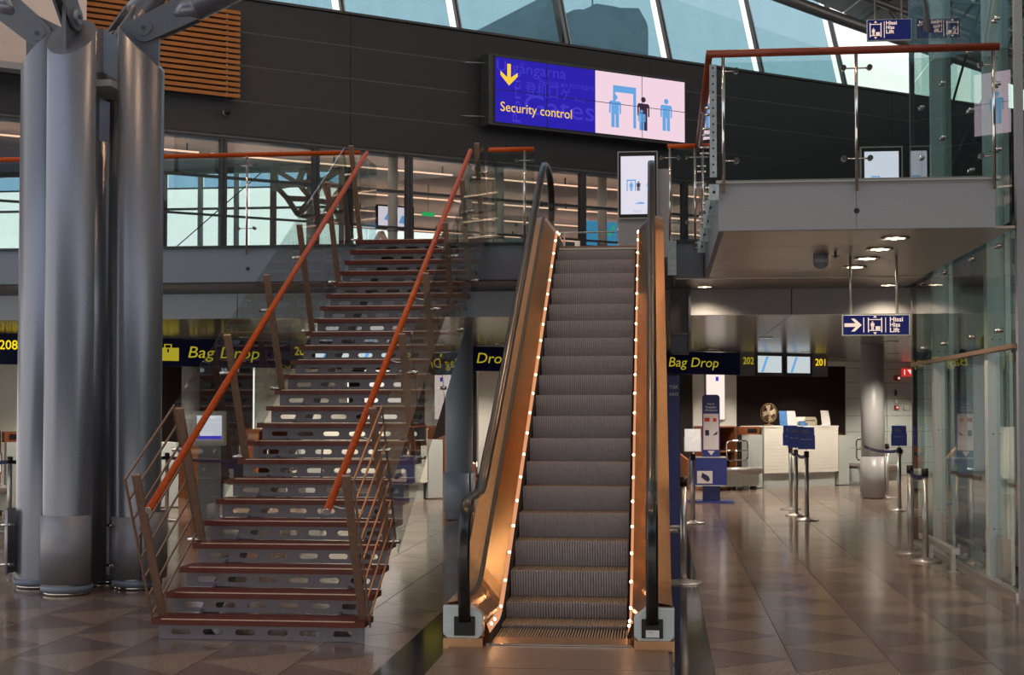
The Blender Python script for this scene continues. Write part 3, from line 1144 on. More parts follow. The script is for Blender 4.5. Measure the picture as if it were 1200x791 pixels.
ris_me = riser_mesh(-SR + .002, -.04)
for k in range(1, 25):
    yk = SY0 + (k - 1) * SG
    t = put('tread', tread_me, stair, (0, yk, k * SR))
    put('nosing_strip', nos_me, t)
    put('riser', ris_me, stair, (0, yk + .07, k * SR))
for X in (-3.36, -2.33):
    a, b = SP(X, .05, -.24), SP(X, 7.6, -.24)
    mb = MB()
    mb.prism([(9.9, 0), (10.3, 0), (16.7, 3.3), (16.7, 3.58)] + [(SY0 + (k) * SG + .2, (k + 1) * SR - .06) for k in range(22, -1, -2)], 'x', X - .01, X + .01)
    mb.build('stringer', M['stair_steel'], stair)
POST_K = [1, 4, 8, 12, 16, 20, 24]
NV = Vector((0, -sn, cs))
TV = Vector((0, cs, sn))
for side, XP in ((-1, -3.575), (1, -2.12)):
    GXp = XP + .075 * side
    basept = []
    for k in POST_K:
        b = Vector((XP, SY0 + (k - 1) * SG + .13, k * SR))
        basept.append(b)
        MB().bar(b - NV * .02, b + NV * 1.17, .055, .028, TV).build('post', M['post_brown'], stair)
    # handrail, inboard
    XH = XP + (.115 if side < 0 else -.115)
    s0 = (basept[0] - Vector(SP(XP, 0, 0))).dot(TV)
    h0 = (basept[0] - Vector(SP(XP, 0, 0))).dot(NV)
    sA, sB = s0 - .16, s0 + 7.75
    hr = MB().tube([SP(XH, sA, .93), SP(XH, sB, .93)], .026, 14).build('handrail', M['wood_rail'], stair)
    mb = MB()
    mb.cyl(SP(XH, sA - .012, .93), SP(XH, sA, .93), .024)
    mb.build('rail_cap', M['chrome'], hr)
    for k, b in zip(POST_K, basept):
        s = (b - Vector(SP(XP, 0, 0))).dot(TV)
        MB().tube([SP(XP, s, .86), SP((XP + XH) / 2, s, .85), SP(XH, s, .87), SP(XH, s, .91)], .008, 8).build('rail_bracket', M['chrome'], stair)
    # first bay: parallel bars in a thin frame
    b0, b1 = basept[0], basept[1]
    off = Vector((.06 * side, 0, 0))
    for i, bb in enumerate((b0, b1)):
        q = bb + off + (TV * -.05 if i == 0 else TV * .05)
        MB().bar(q - NV * .03, q + NV * 1.17, .012, .02, TV).build('bay_frame', M['post_brown'], stair)
    for i in range(8):
        h = .04 + i * .16
        MB().bar(b0 + off - TV * .05 + NV * h, b1 + off + TV * .05 + NV * (h + (basept[1] - basept[0]).dot(NV) * -1), .010, .016, NV).build('guard_bar', M['bronze_dark'] if side > 0 else M['post_brown'], stair)
    # glass panels on clamps in the other bays
    for i in range(1, 6):
        a, b = basept[i], basept[i + 1]
        hb = -.10
        vs = []
        for xx in (GXp - .005, GXp + .005):
            for p, h, tt in ((a, hb, .012), (b, hb, -.012), (b, 1.15, -.012), (a, 1.15, .012)):
                q = p + NV * h + TV * tt
                vs.append((xx, q.y, q.z))
        g = MB().add(vs, [(3, 2, 1, 0), (4, 5, 6, 7), (0, 1, 5, 4), (1, 2, 6, 5), (2, 3, 7, 6), (3, 0, 4, 7)])
        g.build('glass_panel', M['glass'], stair)
    for i in range(1, 7):
        p = basept[i]
        for h in (.02, .82):
            q = p + NV * h
            MB().cyl((XP + .01 * side, q.y, q.z), (GXp + .035 * side, q.y, q.z), .017, n=12).build('glass_clamp', M['chrome'], stair)
# end panels at the stair head
for X in (-3.60, -2.07):
    for i in range(2):
        box('head_glass', M['glass_green'], X - .004, X + .004, 16.55 + i * .5, 17.0 + i * .5, 3.63, 4.70, stair)

# ================================================================== ESCALATOR
EX, EY, ER = -.725, 9.7, .0085
esc = thing('escalator', 'upward escalator with grooved grey steps, lit bronze skirts and black handrails', 'escalator', (EX, EY, 0), ER)


def st(Y):
    return -.03 + (Y - 10.4242) * .57737


def smooth_ref(Y):
    """deck reference height along the run"""
    z = st(Y)
    lo, hi = 0.0, 3.62
    k = .12
    def smax(a, b):
        h = max(k - abs(a - b), 0) / k
        return max(a, b) + h * h * k / 4
    return -smax(-smax(z, lo), -hi)


YS = [9.70, 9.9, 10.1, 10.25, 10.35, 10.45, 10.55, 10.7, 11, 11.5, 12, 13, 14, 15, 16, 16.3, 16.5, 16.65, 16.75, 16.85, 17, 17.4, 18.0]


def L(Y):
    return Y - EY


HWs = .466
# steps
pitch = .0203


def step_mesh(h_r):
    """one step: grooved riser facing down the run, grooved tread behind it; nose at z=0,y=0"""
    mb = MB()
    n = int(2 * HWs / pitch)
    xs = []
    for k in range(n):
        x = -HWs + k * pitch
        xs += [(x, 0), (x + pitch * .5, 0), (x + pitch * .5, .02), (x + pitch, .02)]
    rows = []
    for t in (1, .75, .5, .25, .08, 0):
        bow = .035 * math.sin((1 - t) * PI / 2) - .035
        rows.append([(x, -bow * 1.0 - .0 + d if False else d - bow - .035 * 0, -h_r * t) for x, d in xs])
    # bow: bottom of the riser lies deeper under the step than its nose
    mb.strip(rows)
    return mb


def tread_mb(depth):
    mb = MB()
    n = int(2 * HWs / pitch)
    xs = []
    for k in range(n):
        x = -HWs + k * pitch
        xs += [(x, 0), (x + pitch * .55, 0), (x + pitch * .55, -.008), (x + pitch, -.008)]
    mb.strip([[(x, .0, d) for x, d in xs], [(x, depth, d) for x, d in xs]])
    return mb


r_me = step_mesh(.2).mesh('riser', M['step_metal'])
t_me = tread_mb(.39).mesh('tread', M['step_tread'])
NOS = []
for k in range(0, 19):
    Yk = 10.4242 + .3464 * k
    zk = -.03 + .2 * k
    if k == 0:
        zk = .05
    if k == 1:
        zk = .17
    if k == 17:
        zk = 3.36
    if k == 18:
        zk = 3.51
    NOS.append((Yk, zk))
for k, (Yk, zk) in enumerate(NOS):
    s = bpy.data.objects.new('step', None)
    COL.objects.link(s)
    s.parent = esc
    s.location = (0, L(Yk), zk)
    zprev = NOS[k - 1][1] if k else .02
    rm = put('riser', r_me, s)
    rm.scale = (1, 1, max(.05, (zk - zprev)) / .2)
    put('tread', t_me, s)
# comb plates and landings
box('comb_plate', M['bronze_dark'], -HWs - .02, HWs + .02, L(9.74), L(10.05), .012, .022, esc)
mb = MB()
for k in range(46):
    x = -HWs + k * .0203
    mb.box(x, x + .010, L(10.04), L(10.44), .012, .024)
mb.build('comb_teeth', M['step_tread'], esc)
box('comb_edge', M['chrome'], -HWs - .03, HWs + .03, L(9.73), L(9.745), .012, .024, esc)
box('landing_plate', M['plate'], -.745, .745, L(8.88), L(9.72), -.004, .012, esc)
box('landing_plate', M['plate'], -.745, .745, L(7.2), L(8.87), -.004, .012, esc)
box('landing_plate', M['plate'], -.745, .745, L(9.728), L(9.735), -.004, .010, esc)
box('upper_landing_plate', M['plate'], -.745, .745, L(17.0), L(18.4), 3.56, 3.60, esc)
box('upper_comb_plate', M['steel'], -HWs, HWs, L(16.95), L(17.1), 3.55, 3.57, esc)


def deck(side, prof, name, m, par=esc, smooth=False, ys=YS):
    rows = []
    for Y in ys:
        z = smooth_ref(Y)
        rows.append([(side * x, L(Y), max(dz + z, -.004)) for x, dz in prof])
    return MB().strip(rows, False, False, smooth).build(name, m, par)


for side in (-1, 1):
    deck(side, [(.470, -.1), (.470, .10)], 'skirt_brush', M['black'])
    deck(side, [(.470, .10), (.478, .125), (.492, .16)], 'glowing_trim', M['trim_glow'])
    deck(side, [(.492, .16), (.618, .32)], 'inner_deck', M['bronze'])
    deck(side, [(.618, .32), (.622, .335), (.650, .335), (.654, .325)], 'glass_gasket', M['gasket'])
    deck(side, [(.654, .325), (.775, .30)], 'outer_deck', M['bronze_dark'])
    deck(side, [(.775, .30), (.775, -.62)], 'side_cladding', M['bronze_dark'])
    deck(side, [(.775, -.62), (.0, -.62)], 'underside', M['frame_dark'], ys=[y for y in YS if y > 10.9])
    # handrail
    path = [(9.622, .185), (9.612, .30), (9.59, .45), (9.575, .60), (9.59, .76), (9.64, .88), (9.73, .96), (9.86, 1.0), (10.05, 1.01), (10.3, 1.015), (10.5, 1.03), (10.7, 1.11), (10.95, 1.255),
            (11.5, st(11.5) + .95), (13, st(13) + .95), (15, st(15) + .95), (16.3, st(16.3) + .95), (16.6, 4.47), (16.85, 4.57), (17.1, 4.60), (17.5, 4.60), (17.8, 4.55), (18.0, 4.42), (18.08, 4.25), (18.05, 4.08), (17.95, 3.96), (17.85, 3.9)]
    prof = [(-.042, -.006), (-.038, .012), (-.024, .022), (0, .025), (.024, .022), (.038, .012), (.042, -.006), (.036, -.018), (.016, -.02), (-.016, -.02), (-.036, -.018)]
    rows = []
    hx = side * .636
    for i, (Y, z) in enumerate(path):
        a = path[max(0, i - 1)]
        b = path[min(len(path) - 1, i + 1)]
        t = Vector((0, b[0] - a[0], b[1] - a[1])).normalized()
        nn = Vector((0, -t.z, t.y))
        rows.append([(hx + px, L(Y) + nn.y * pn, z + nn.z * pn) for px, pn in prof])
    MB().strip(rows, True, True, True).build('handrail', M['rubber'], esc)
    # glass infill between deck and handrail
    upper = [p for p in path[5:24]]

    def up(Y):
        for (a, b) in zip(upper, upper[1:]):
            if a[0] <= Y <= b[0]:
                return a[1] + (b[1] - a[1]) * (Y - a[0]) / (b[0] - a[0])
        return upper[-1][1]
    gl_y = [9.66, 9.72, 9.8, 9.95, 10.15, 10.4, 10.6, 10.9, 11.5, 12.5, 14, 15.5, 16.3, 16.7, 17, 17.5, 17.8, 17.98]
    rows = []
    for Y in gl_y:
        lo = smooth_ref(Y) + .30
        if Y < 9.7:
            lo = .45
        if Y > 17.9:
            lo = 4.0
        rows.append([(hx, L(Y), lo), (hx, L(Y), up(Y) - .01)])
    MB().strip(rows).build('glass_panel', M['glass'], esc)
    # newel plate with the black handrail inlet
    xi, xm, xo = side * .514, side * .635, side * .785
    zi, zt = .225, .29
    c = .03
    poly = [(xi + side * c, .07), (xi, .07 + c), (xi, zi), (xm - side * .04, zt), (xo, zt), (xo, .07 + c), (xo - side * c, .07)]
    mb = MB()
    mb.prism(poly, 'y', L(9.64), L(9.74))
    nb = mb.build('newel_plate', M['steel_pale'], esc, bevel=.006)
    MB().prism([(xi, 0), (xo, 0), (xo, .07), (xi, .07)], 'y', L(9.645), L(9.74)).build('reflection_band', M['bronze_dark'], esc)  # brown band painted for the reflection along the newel foot
    MB().box(hx - .072, hx + .072, L(9.628), L(9.64), .09, .22).build('inlet', M['black'], nb, bevel=.004)
    if side > 0:
        MB().box(hx - .043, hx + .047, L(9.622), L(9.627), .098, .146).build('rating_label', M['paper'], nb)
        txt('10  20', nb, hx - .03, L(9.6215), .128, .009, M['black_mark'], .03)
    mb = MB()
    mb.prism([(xi, .0), (xi, zi), (xm - side * .04, zt), (xo, zt), (xo, 0)], 'y', L(9.74), L(9.78))
    mb.build('newel_cover', M['bronze_dark'], esc)
    # upper end cap of the decks
    mb = MB()
    z = 3.62
    mb.prism([(side * .47, z - .1), (side * .47, z + .10), (side * .492, z + .16), (side * .618, z + .32), (side * .654, z + .325), (side * .775, z + .30), (side * .775, z - .1)], 'y', L(18.0), L(18.02))
    mb.build('end_cap', M['steel'], esc)
    # little warm lamps along the skirt
    bead = None
    for i in range(24):
        Y = 9.86 + i * .315
        z = smooth_ref(Y) + .15
        if i < 2:
            Y = 9.86 + i * .22
        if bead is None:
            bead = MB().sphere((0, 0, 0), .010, 8, 6).mesh('skirt_lamp', M['lamp_bead'])
        put('skirt_lamp', bead, esc, (side * .478, L(Y), z - .01))
# steel frame carrying the escalator head
sf = thing('support_frame', 'dark steel box frame under the mezzanine edge right of the escalator', 'frame', (0, 0, 0))
box('web_panel', M['frame_dark'], .09, .30, 17.96, 18.0, 2.58, SOFF, sf)
for x in (.07, .30):
    box('upright', M['frame_dark'], x, x + .03, 17.9, 18.06, 2.33, SOFF, sf)
for z in (2.33, 2.57):
    box('cross_rail', M['frame_dark'], .07, .33, 17.9, 18.06, z, z + .025, sf)
box('lower_panel', M['grey_paint_dark'], .10, .30, 17.98, 18.0, 2.35, 2.57, sf)
box('end_bracket', M['zinc'], .04, .14, MEZ - .12, MEZ - .07, 3.2, 3.6, sf)

# ================================================================== MEZZANINE RAILINGS
def railing(label, X0, X1, Yp, posts, panels, rail=True):
    t = thing('glass_railing', label, 'railing', (0, 0, 0))
    MB().tube([(X0, Yp - .03, 4.72), (X1, Yp - .03, 4.72)], .028, 14).build('handrail', M['wood_rail'], t)
    for x in posts:
        MB().cyl((x, Yp - .06, 3.50), (x, Yp - .06, 4.70), .014, n=10).build('post', M['chrome'], t)
        for z in (3.82, 4.58):
            MB().cyl((x - .10, Yp - .07, z), (x + .10, Yp - .07, z), .006, n=8).build('spider_arm', M['chrome'], t)
            mb = MB()
            mb.cyl((x - .10, Yp - .10, z), (x - .10, Yp - .05, z), .02, n=10)
            mb.cyl((x + .10, Yp - .10, z), (x + .10, Yp - .05, z), .02, n=10)
            mb.build('glass_button', M['chrome'], t)
    for a, b in panels:
        box('glass_panel', M['glass_green'], a, b, Yp - .045, Yp - .035, 3.58, 4.66, t)
    return t


railing('long glass railing with orange wood rail behind the tree column', -13.0, -3.63, MEZ, (-9.9, -7.45, -5.01), ((-12.3, -9.93), (-9.87, -7.48), (-7.42, -5.04), (-4.98, -3.66)))
railing('short glass railing with wood rail between staircase and escalator', -2.07, -1.53, MEZ, (-1.64,), ((-2.03, -1.67), (-1.62, -1.53)))
g3 = railing('short glass railing with wood rail right of the escalator top', .04, .40, MEZ, (.07, .36), ((.10, .33),))
# gallery railing: side run and front run
gr = thing('gallery_railing', 'glass railing with dark wood rail round the gallery beside the lift', 'railing', (0, 0, 0))
MB().tube([(.395, MEZ - .03, 4.72), (.395, BY - .03, 4.72)], .03, 14).build('handrail', M['wood_red'], gr)
MB().tube([(.37, BY - .03, 4.72), (2.84, BY - .03, 4.72)], .034, 14).build('handrail', M['wood_red'], gr)
for x in (.513, 1.643, 2.785):
    MB().cyl((x, BY - .05, 3.50), (x, BY - .05, 4.68), .015, n=10).build('post', M['chrome'], gr)
    for z in (3.78, 4.56):
        arms = (x - .11, x + .11) if 1 < x < 2 else ((x, x + .11) if x < 1 else (x - .11, x))
        MB().cyl((arms[0], BY - .05, z), (arms[1], BY - .05, z), .007, n=8).build('spider_arm', M['chrome'], gr)
        mb = MB()
        for ax_ in arms:
            if abs(ax_ - x) > .05:
                mb.cyl((ax_, BY - .09, z), (ax_, BY - .04, z), .024, n=12)
        mb.build('glass_button', M['chrome'], gr)
box('glass_panel', M['glass_green'], .50, 1.625, BY - .03, BY - .02, 3.6, 4.64, gr)
box('glass_panel', M['glass_green'], 1.66, 2.80, BY - .03, BY - .02, 3.6, 4.64, gr)
pp = MB()
pp.box(.395, .455, BY - .06, BY - .045, 3.64, 4.62)
plate = pp.build('perforated_plate', M['zinc'], gr)
mb = MB()
for k in range(14):
    z = 3.68 + k * .07
    mb.cyl((.425, BY - .064, z), (.425, BY - .059, z), .009, n=10)
mb.build('round_hole', M['black'], plate)
for k in range(4):
    ya = BY + .05 + k * 1.06
    box('glass_panel', M['glass_green'], .405, .415, ya, ya + 1.03, 3.45, 4.66, gr)
for k, yk in enumerate((12.42, 13.35, 14.3, 15.4, 16.5)):
    s = .055
    box('fixing_plate', M['zinc'], .385, .475, yk - .07, yk - .055, 3.44, 3.58, gr, bevel=.003)
    mb = MB()
    mb.cyl((.43, yk - .075, 3.51), (.43, yk - .06, 3.51), .014, n=10)
    mb.build('bolt_hole', M['black'], gr)
    mb = MB()
    for z in (3.5, 3.56, 4.2, 4.26):
        mb.cyl((.36, yk, z), (.41, yk, z), .013, n=8)
    mb.build('glass_button', M['chrome'], gr)

# portrait screens standing on the mezzanine
def icons(t, x0, z0, s, y):
    mb = MB()
    mb.prism([(x0, z0), (x0 + .012 * s, z0), (x0 + .012 * s, z0 + .12 * s), (x0 + .098 * s, z0 + .12 * s), (x0 + .098 * s, z0), (x0 + .11 * s, z0), (x0 + .11 * s, z0 + .135 * s), (x0, z0 + .135 * s)], 'y', y - .004, y)
    mb.build('scanner_picture', M['screen_sky'], t)
    for dx in (.055, .265):
        mb = MB()
        person_icon(mb, x0 + dx * s, z0, .11 * s, y - .006, y - .004)
        mb.build('person_picture', M['screen_sky'], t)
    mb = MB()
    person_icon(mb, x0 + .14 * s, z0, .115 * s, y - .004, y)
    mb.build('traveller_picture', M['screen_dark'], t)


tot = thing('screen_totem', 'grey totem with tall portrait screen of scanner figures at escalator top', 'screen', (-.63, 19.5, Z1))
box('body', M['grey_paint'], 0, .70, .06, .3, 0, 1.33, tot)
box('screen_frame', M['steel'], -.005, .545, .0, .06, .64, 1.57, tot)
box('bezel', M['black'], .01, .53, -.008, 0, .655, 1.555, tot)
box('display', M['screen_white'], .04, .50, -.014, -.008, .70, 1.50, tot)
icons(tot, .12, 1.02, 1.15, -.016)
txt('10:17', tot, .22, -.016, .725, .03, M['screen_sky'], .1)
mb = MB()
mb.prism([(.22, .84), (.30, .865), (.36, .86), (.36, .84)], 'y', -.02, -.016)
mb.build('logo', M['screen_sky'], tot)
tot2 = thing('screen_totem', 'portrait screen with blank pale display seen through the gallery glass', 'screen', (2.58, 19.0, Z1))
box('body', M['frame_dark'], 0, .53, .04, .25, 0, 1.46, tot2)
box('screen_frame', M['steel'], -.01, .54, 0, .04, .3, 1.48, tot2)
box('bezel', M['black'], .01, .52, -.008, 0, .32, 1.46, tot2)
box('display', M['screen_white'], .045, .485, -.014, -.008, .36, 1.41, tot2)
icons(tot2, .13, .95, 1.0, -.016)
# belt barrier on the mezzanine behind the escalator
mbp = thing('mezzanine_barrier', 'pale post with blue belt on the mezzanine behind the escalator top', 'barrier', (-1.28, 21.0, Z1))
MB().cyl((0, 0, 0), (0, 0, .52), .04, n=12).build('post', M['white'], mbp)
MB().box(.04, .55, -.01, .01, .36, .44).build('belt', M['bluebox'], mbp)
MB().tube([(-.9, .1, .66), (.56, .1, .66)], .012, 8).build('rail', M['steel'], mbp)
MB().cyl((-.2, .1, 0), (-.2, .1, .66), .012, n=8).build('rail_post', M['steel'], mbp)

# ================================================================== LIFT
LX = 3.03
lift = thing('glass_lift', 'glass lift shaft with steel portal columns along the right edge', 'lift', (0, 0, 0))
for yk in (14.0, 16.7):
    mb = MB()
    mb.box(LX + .03, LX + .19, yk - .07, yk + .07, 0, 9.2)
    c = mb.build('portal_column', M['steel_pale'], lift)
    box('column_flange', M['steel'], LX + .19, LX + .24, yk - .11, yk + .11, 0, 9.2, c)
    mb = MB()
    for z in [.5 + .9 * q for q in range(9)]:
        for xx in (.075, .145):
            mb.cyl((LX + xx, yk - .074, z), (LX + xx, yk - .068, z), .008, n=6)
    mb.build('screw', M['frame_dark'], c)
mb = MB()
mb.box(LX + .01, LX + .075, 12.66, 12.74, 0, 9.2)
mb.build('corner_post', M['grey_paint'], lift)
mb = MB()
mb.box(LX, LX + .05, 17.85, 17.95, 0, 9.2)
mb.build('corner_post', M['frame_dark'], lift)
# glass panes on the long side: lower, middle, upper
for (ya, yb) in ((12.76, 13.3), (13.3, 14.42), (14.42, 15.85), (15.85, 17.1), (17.1, 17.84)):
    for (za, zb) in ((.06, 2.17), (2.20, 3.24), (3.27, 5.6), (5.62, 9.0)):
        if ya in (13.3, 15.85) and za < 1:
            continue
        box('glass_pane', M['glass_green'], LX - .004, LX + .004, ya + .006, yb - .006, za, zb, lift)
for (ya, yb) in ((13.35, 13.9), (14.12, 14.4), (16.0, 16.6), (16.8, 17.08)):
    box('door_leaf', M['glass_green'], LX + .10, LX + .11, ya, yb, .45, 2.13, lift)
    box('door_kick_plate', M['steel'], LX + .095, LX + .115, ya, yb, .04, .45, lift)
    box('door_stile', M['steel'], LX + .09, LX + .12, ya - .02, ya + .02, .04, 2.15, lift)
box('transom', M['post_brown'], LX - .03, LX + .05, 12.7, 17.84, 2.165, 2.205, lift)
box('soffit_rail', M['frame_dark'], LX - .02, LX + .05, 12.7, 17.84, 3.235, 3.275, lift)
box('plinth', M['steel'], LX - .02, LX + .06, 12.7, 17.84, 0, .05, lift)
for yk in (13.3, 14.42, 15.85, 17.1):
    box('glass_fin', M['glass_green'], LX + .01, LX + .16, yk - .006, yk + .006, 2.2, 9.0, lift)
    for z in (2.35, 3.12, 4.0, 4.6, 5.2, 6.2):
        for dy in (-.05, .05):
            MB().cyl((LX - .03, yk + dy, z), (LX + .02, yk + dy, z), .02, n=8).build('spider_button', M['chrome'], lift)
# front and rear faces, rods, inside rail, far side
box('glass_pane', M['glass_green'], LX + .08, LX + 2.2, 12.69, 12.70, .06, 9, lift)
box('rear_pane', M['glass_green'], LX + .06, LX + 2.2, 17.9, 17.91, .06, 9, lift)
box('far_pane', M['glass_green'], LX + 2.2, LX + 2.21, 12.7, 17.9, .06, 9, lift)
for yk in (12.75, 15.3, 17.85):
    box('far_column', M['steel_pale'], LX + 2.1, LX + 2.25, yk - .06, yk + .06, 0, 9.2, lift)
MB().tube([(LX + .3, 17.6, 4.3), (LX + .3, 13.2, 5.4)], .014, 6).build('tension_rod', M['frame_dark'], lift)
MB().tube([(LX + .3, 17.0, 5.1), (LX + .3, 13.2, 6.9)], .014, 6).build('tension_rod', M['frame_dark'], lift)
box('handrail', M['post_brown'], LX + .06, LX + .09, 14.5, 16.0, .93, .97, lift)
box('handrail', M['post_brown'], LX + .06, LX + .09, 12.76, 13.3, .93, .97, lift)
cabin = MB().box(LX + .5, LX + 2.0, 14.3, 16.4, .05, .12).build('cabin_floor', M['steel'], lift)
box('cabin_roof', M['frame_dark'], LX + .5, LX + 2.0, 14.3, 16.4, 2.3, 2.45, lift)
box('cabin_back', M['steel'], LX + 1.95, LX + 2.0, 14.3, 16.4, .12, 2.3, lift)
mb = MB()
mb.prism([(16.55, 5.95), (16.85, 6.05), (16.85, 6.5), (16.55, 5.98)], 'x', LX - .02, LX + .2)
mb.build('head_bracket', M['frame_dark'], lift)
gd = thing('bumper_rail', 'low steel bumper rail on two legs before the lift glass', 'rail', (0, 0, 0))
box('rail', M['steel'], LX - .20, LX - .12, 14.55, 16.4, .19, .25, gd, bevel=.004)
for yk in (14.75, 15.95):
    box('leg', M['steel'], LX - .17, LX - .13, yk - .05, yk + .05, .0, .19, gd)
    box('foot', M['steel'], LX - .19, LX - .09, yk - .06, yk + .06, 0, .012, gd)
outer = struct(box('wall_right', M['wall_dark'], 8.6, 8.7, 4, 48, 0, 8), 'dark side wall of the hall beyond the lift')

# wall of the hall behind the viewpoint, open glazed front below it
front = sempty('wall_front', 'dark clad wall of the hall behind the viewpoint')
for k in range(8):
    box('panel', M['wall_dark'], -24 + k * 6 + .01, -18 + k * 6 - .01, -9.2, -9, 5.2, 18, front)
for k in range(17):
    box('glazing_post', M['frame_dark'], -24 + k * 3 - .05, -24 + k * 3 + .05, -9.2, -9.05, 0, 5.2, front)

# ---- lift direction signs
def lift_sign(name, label, loc, w, h, arrow, rods):
    t = thing(name, label, 'sign', loc)
    box('frame', M['steel_pale'], 0, w, 0, .05, 0, h, t)
    box('face', M['navy_lit'], .008, w - .008, -.004, 0, .008, h - .008, t)
    k = h / .21
    x = .03
    m = MB()
    if arrow:
        cx, cy = .02, h / 2
        m.prism([(cx + .0, cy - .018 * k), (cx + .11, cy - .018 * k), (cx + .065, cy - .065 * k), (cx + .10, cy - .065 * k), (cx + .17, cy), (cx + .10, cy + .065 * k), (cx + .065, cy + .065 * k), (cx + .11, cy + .018 * k), (cx, cy + .018 * k)], 'y', -.008, -.005)
        m.build('arrow', M['cream'], t)
        m = MB()
        m.box(.205, .213, -.008, -.005, .03, h - .03)
        m.build('divider', M['cream'], t)
        x = .25
    m = MB()
    bw, bh = .14, h * .56
    z0 = h * .22
    m.box(x, x + bw, -.008, -.005, z0, z0 + .008)
    m.box(x, x + bw, -.008, -.005, z0 + bh - .008, z0 + bh)
    m.box(x, x + .01, -.008, -.005, z0 - .015, z0 + bh + .015)
    m.box(x + bw - .01, x + bw, -.008, -.005, z0 - .015, z0 + bh + .015)
    m.prism([(x + bw / 2 - .018, z0 + bh + .015), (x + bw / 2 + .018, z0 + bh + .015), (x + bw / 2, z0 + bh + .038)], 'y', -.008, -.005)
    m.prism([(x + bw / 2 - .018, z0 - .015), (x + bw / 2, z0 - .038), (x + bw / 2 + .018, z0 - .015)], 'y', -.008, -.005)
    m.box(x + .075, x + .12, -.008, -.005, z0 + .01, z0 + .045)
    person_icon(m, x + .045, z0 + .01, .085, -.008, -.005)
    m.build('lift_picture', M['cream'], t)
    x += bw + .03
    m = MB()
    m.box(x, x + .007, -.008, -.005, .03, h - .03)
    m.build('divider', M['cream'], t)
    x += .045 if arrow else .025
    for i, wd in enumerate(('Hissi', 'Hiss', 'Lift')):
        txt(wd, t, x, -.007, h - .069 - i * .0535, .045, M['cream'], (.128, .1, .095)[i], bold=.025)
    for rx in rods:
        MB().cyl((rx, .025, h), (rx, .025, rods[rx]), .014, n=10).build('hanger_rod', M['steel'], t)
    return t


lift_sign('lift_sign', 'illuminated blue lift sign with white arrow hanging from the gallery soffit', (1.775, 14.5, 2.375), .66, .208, True, {.085: SOFF - 2.375, .54: SOFF - 2.375})
us_ = lift_sign('lift_sign', 'blue lift sign without arrow high up against the lift glass', (2.47, 17.55, 6.13), .53, .26, False, {.1: 3.6, .42: 3.5})

# ---- soffit lamps, dome camera
lampgroup = 'downlights in the gallery soffit'
lroot = None
LAMPS = [  # x, y, label
    (2.065, 13.02, 'first soffit downlight, nearest the front edge of the gallery'), (2.059, 13.9, 'second soffit downlight counted from the gallery front edge'), (2.055, 14.74, 'third soffit downlight counted from the gallery front edge'), (2.047, 15.6, 'fourth soffit downlight, just left of the sign rod'), (2.74, 17.85, 'soffit downlight beside the lift, near the bulkhead'), (.50, 17.85, 'soffit downlight beside the dark support frame')]
for x, y, lab in LAMPS:
    if lroot is None:
        lroot = thing('ceiling_downlight', lab, 'lamp', (x, y, SOFF), 0, lampgroup)
        MB().lathe([(.10, -.012), (.13, -.012), (.13, 0), (.10, 0)], (0, 0, 0), 24).build('trim_ring', M['chrome'], lroot)
        mb = MB()
        for a in range(4):
            c, s_ = .055 * math.cos(a * PI / 2), .055 * math.sin(a * PI / 2)
            mb.lathe([(.028, -.016), (.028, -.012)], (c, s_, 0), 12)
        mb.build('bulb', M['lamp'], lroot)
        spot(lroot, (0, 0, -.03), 80, size=R(140))
        t = lroot
    else:
        t = dup(lroot, (x, y, SOFF), 0, lab)
dome = thing('dome_camera', 'round smoke grey dome camera hanging under the gallery soffit', 'camera', (1.56, 14.44, SOFF))
MB().cyl((0, 0, -.03), (0, 0, 0), .075, n=20).build('collar', M['grey_paint_dark'], dome)
MB().lathe([(.075, -.03), (.08, -.06), (.078, -.08)], (0, 0, 0), 20).build('ring', M['grey_paint'], dome)
MB().lathe([(.076, -.08), (.066, -.11), (.045, -.13), (.01, -.14)], (0, 0, 0), 20).build('bubble', M['grey_paint_dark'], dome)
spk = thing('sprinkler', 'small sprinkler head beside the dome camera in the soffit', 'sprinkler', (1.67, 14.15, SOFF))
MB().cyl((0, 0, -.06), (0, 0, 0), .012, n=8).build('stem', M['frame_dark'], spk)
MB().cyl((0, 0, -.045), (0, 0, -.04), .04, n=12).build('plate', M['frame_dark'], spk)

# ================================================================== CHECK-IN HALL
CA = R(35)
CO = Vector((2.08, 30.287, 0))
CE = Vector((math.cos(CA), math.sin(CA), 0))
CN = Vector((-math.sin(CA), math.cos(CA), 0))


def cp(u, v=0, z=0):
    p = CO + CE * u + CN * v
    return (p.x, p.y, z)


# back walls
wb = sempty('wall_checkin', 'check-in back wall of dark brown and grey green panels', tuple(CO), CA)
V0 = 3.2
for g in range(-3, 1):
    o_ = g * 4.93
    if g == 0:
        box('brown_panel', M['brown_panel'], 1.78, 5.12, V0, V0 + .05, 0, 2.72, wb)
        box('pale_panel', M['offwhite'], .5, 1.76, V0, V0 + .05, 0, 2.84, wb)
        box('dark_panel', M['brown_panel'], -.2, .48, V0, V0 + .05, 0, 2.84, wb)
    else:
        box('brown_panel', M['brown_panel'], o_ + 1.8, o_ + 4.7, V0, V0 + .05, 0, 2.84, wb)
        box('pale_panel', M['offwhite'], o_ - .2 + .02, o_ + 1.76, V0, V0 + .05, 0, 2.84, wb)
for c, d in ((5.14, 6.5), (6.5, 7.9), (7.9, 9.3)):
    for a, b in ((0, .3), (.3, .7), (.7, 1.1), (1.1, 1.5), (1.5, 1.93), (1.93, 2.33), (2.33, 2.68), (2.68, 2.9)):
        box('panel', M['wall_panel'], c + .005, d - .005, V0, V0 + .05, a + .006, b - .006, wb)
box('joint_backing', M['grey_paint_dark'], 5.1, 9.3, V0 + .03, V0 + .1, 0, 2.9, wb)
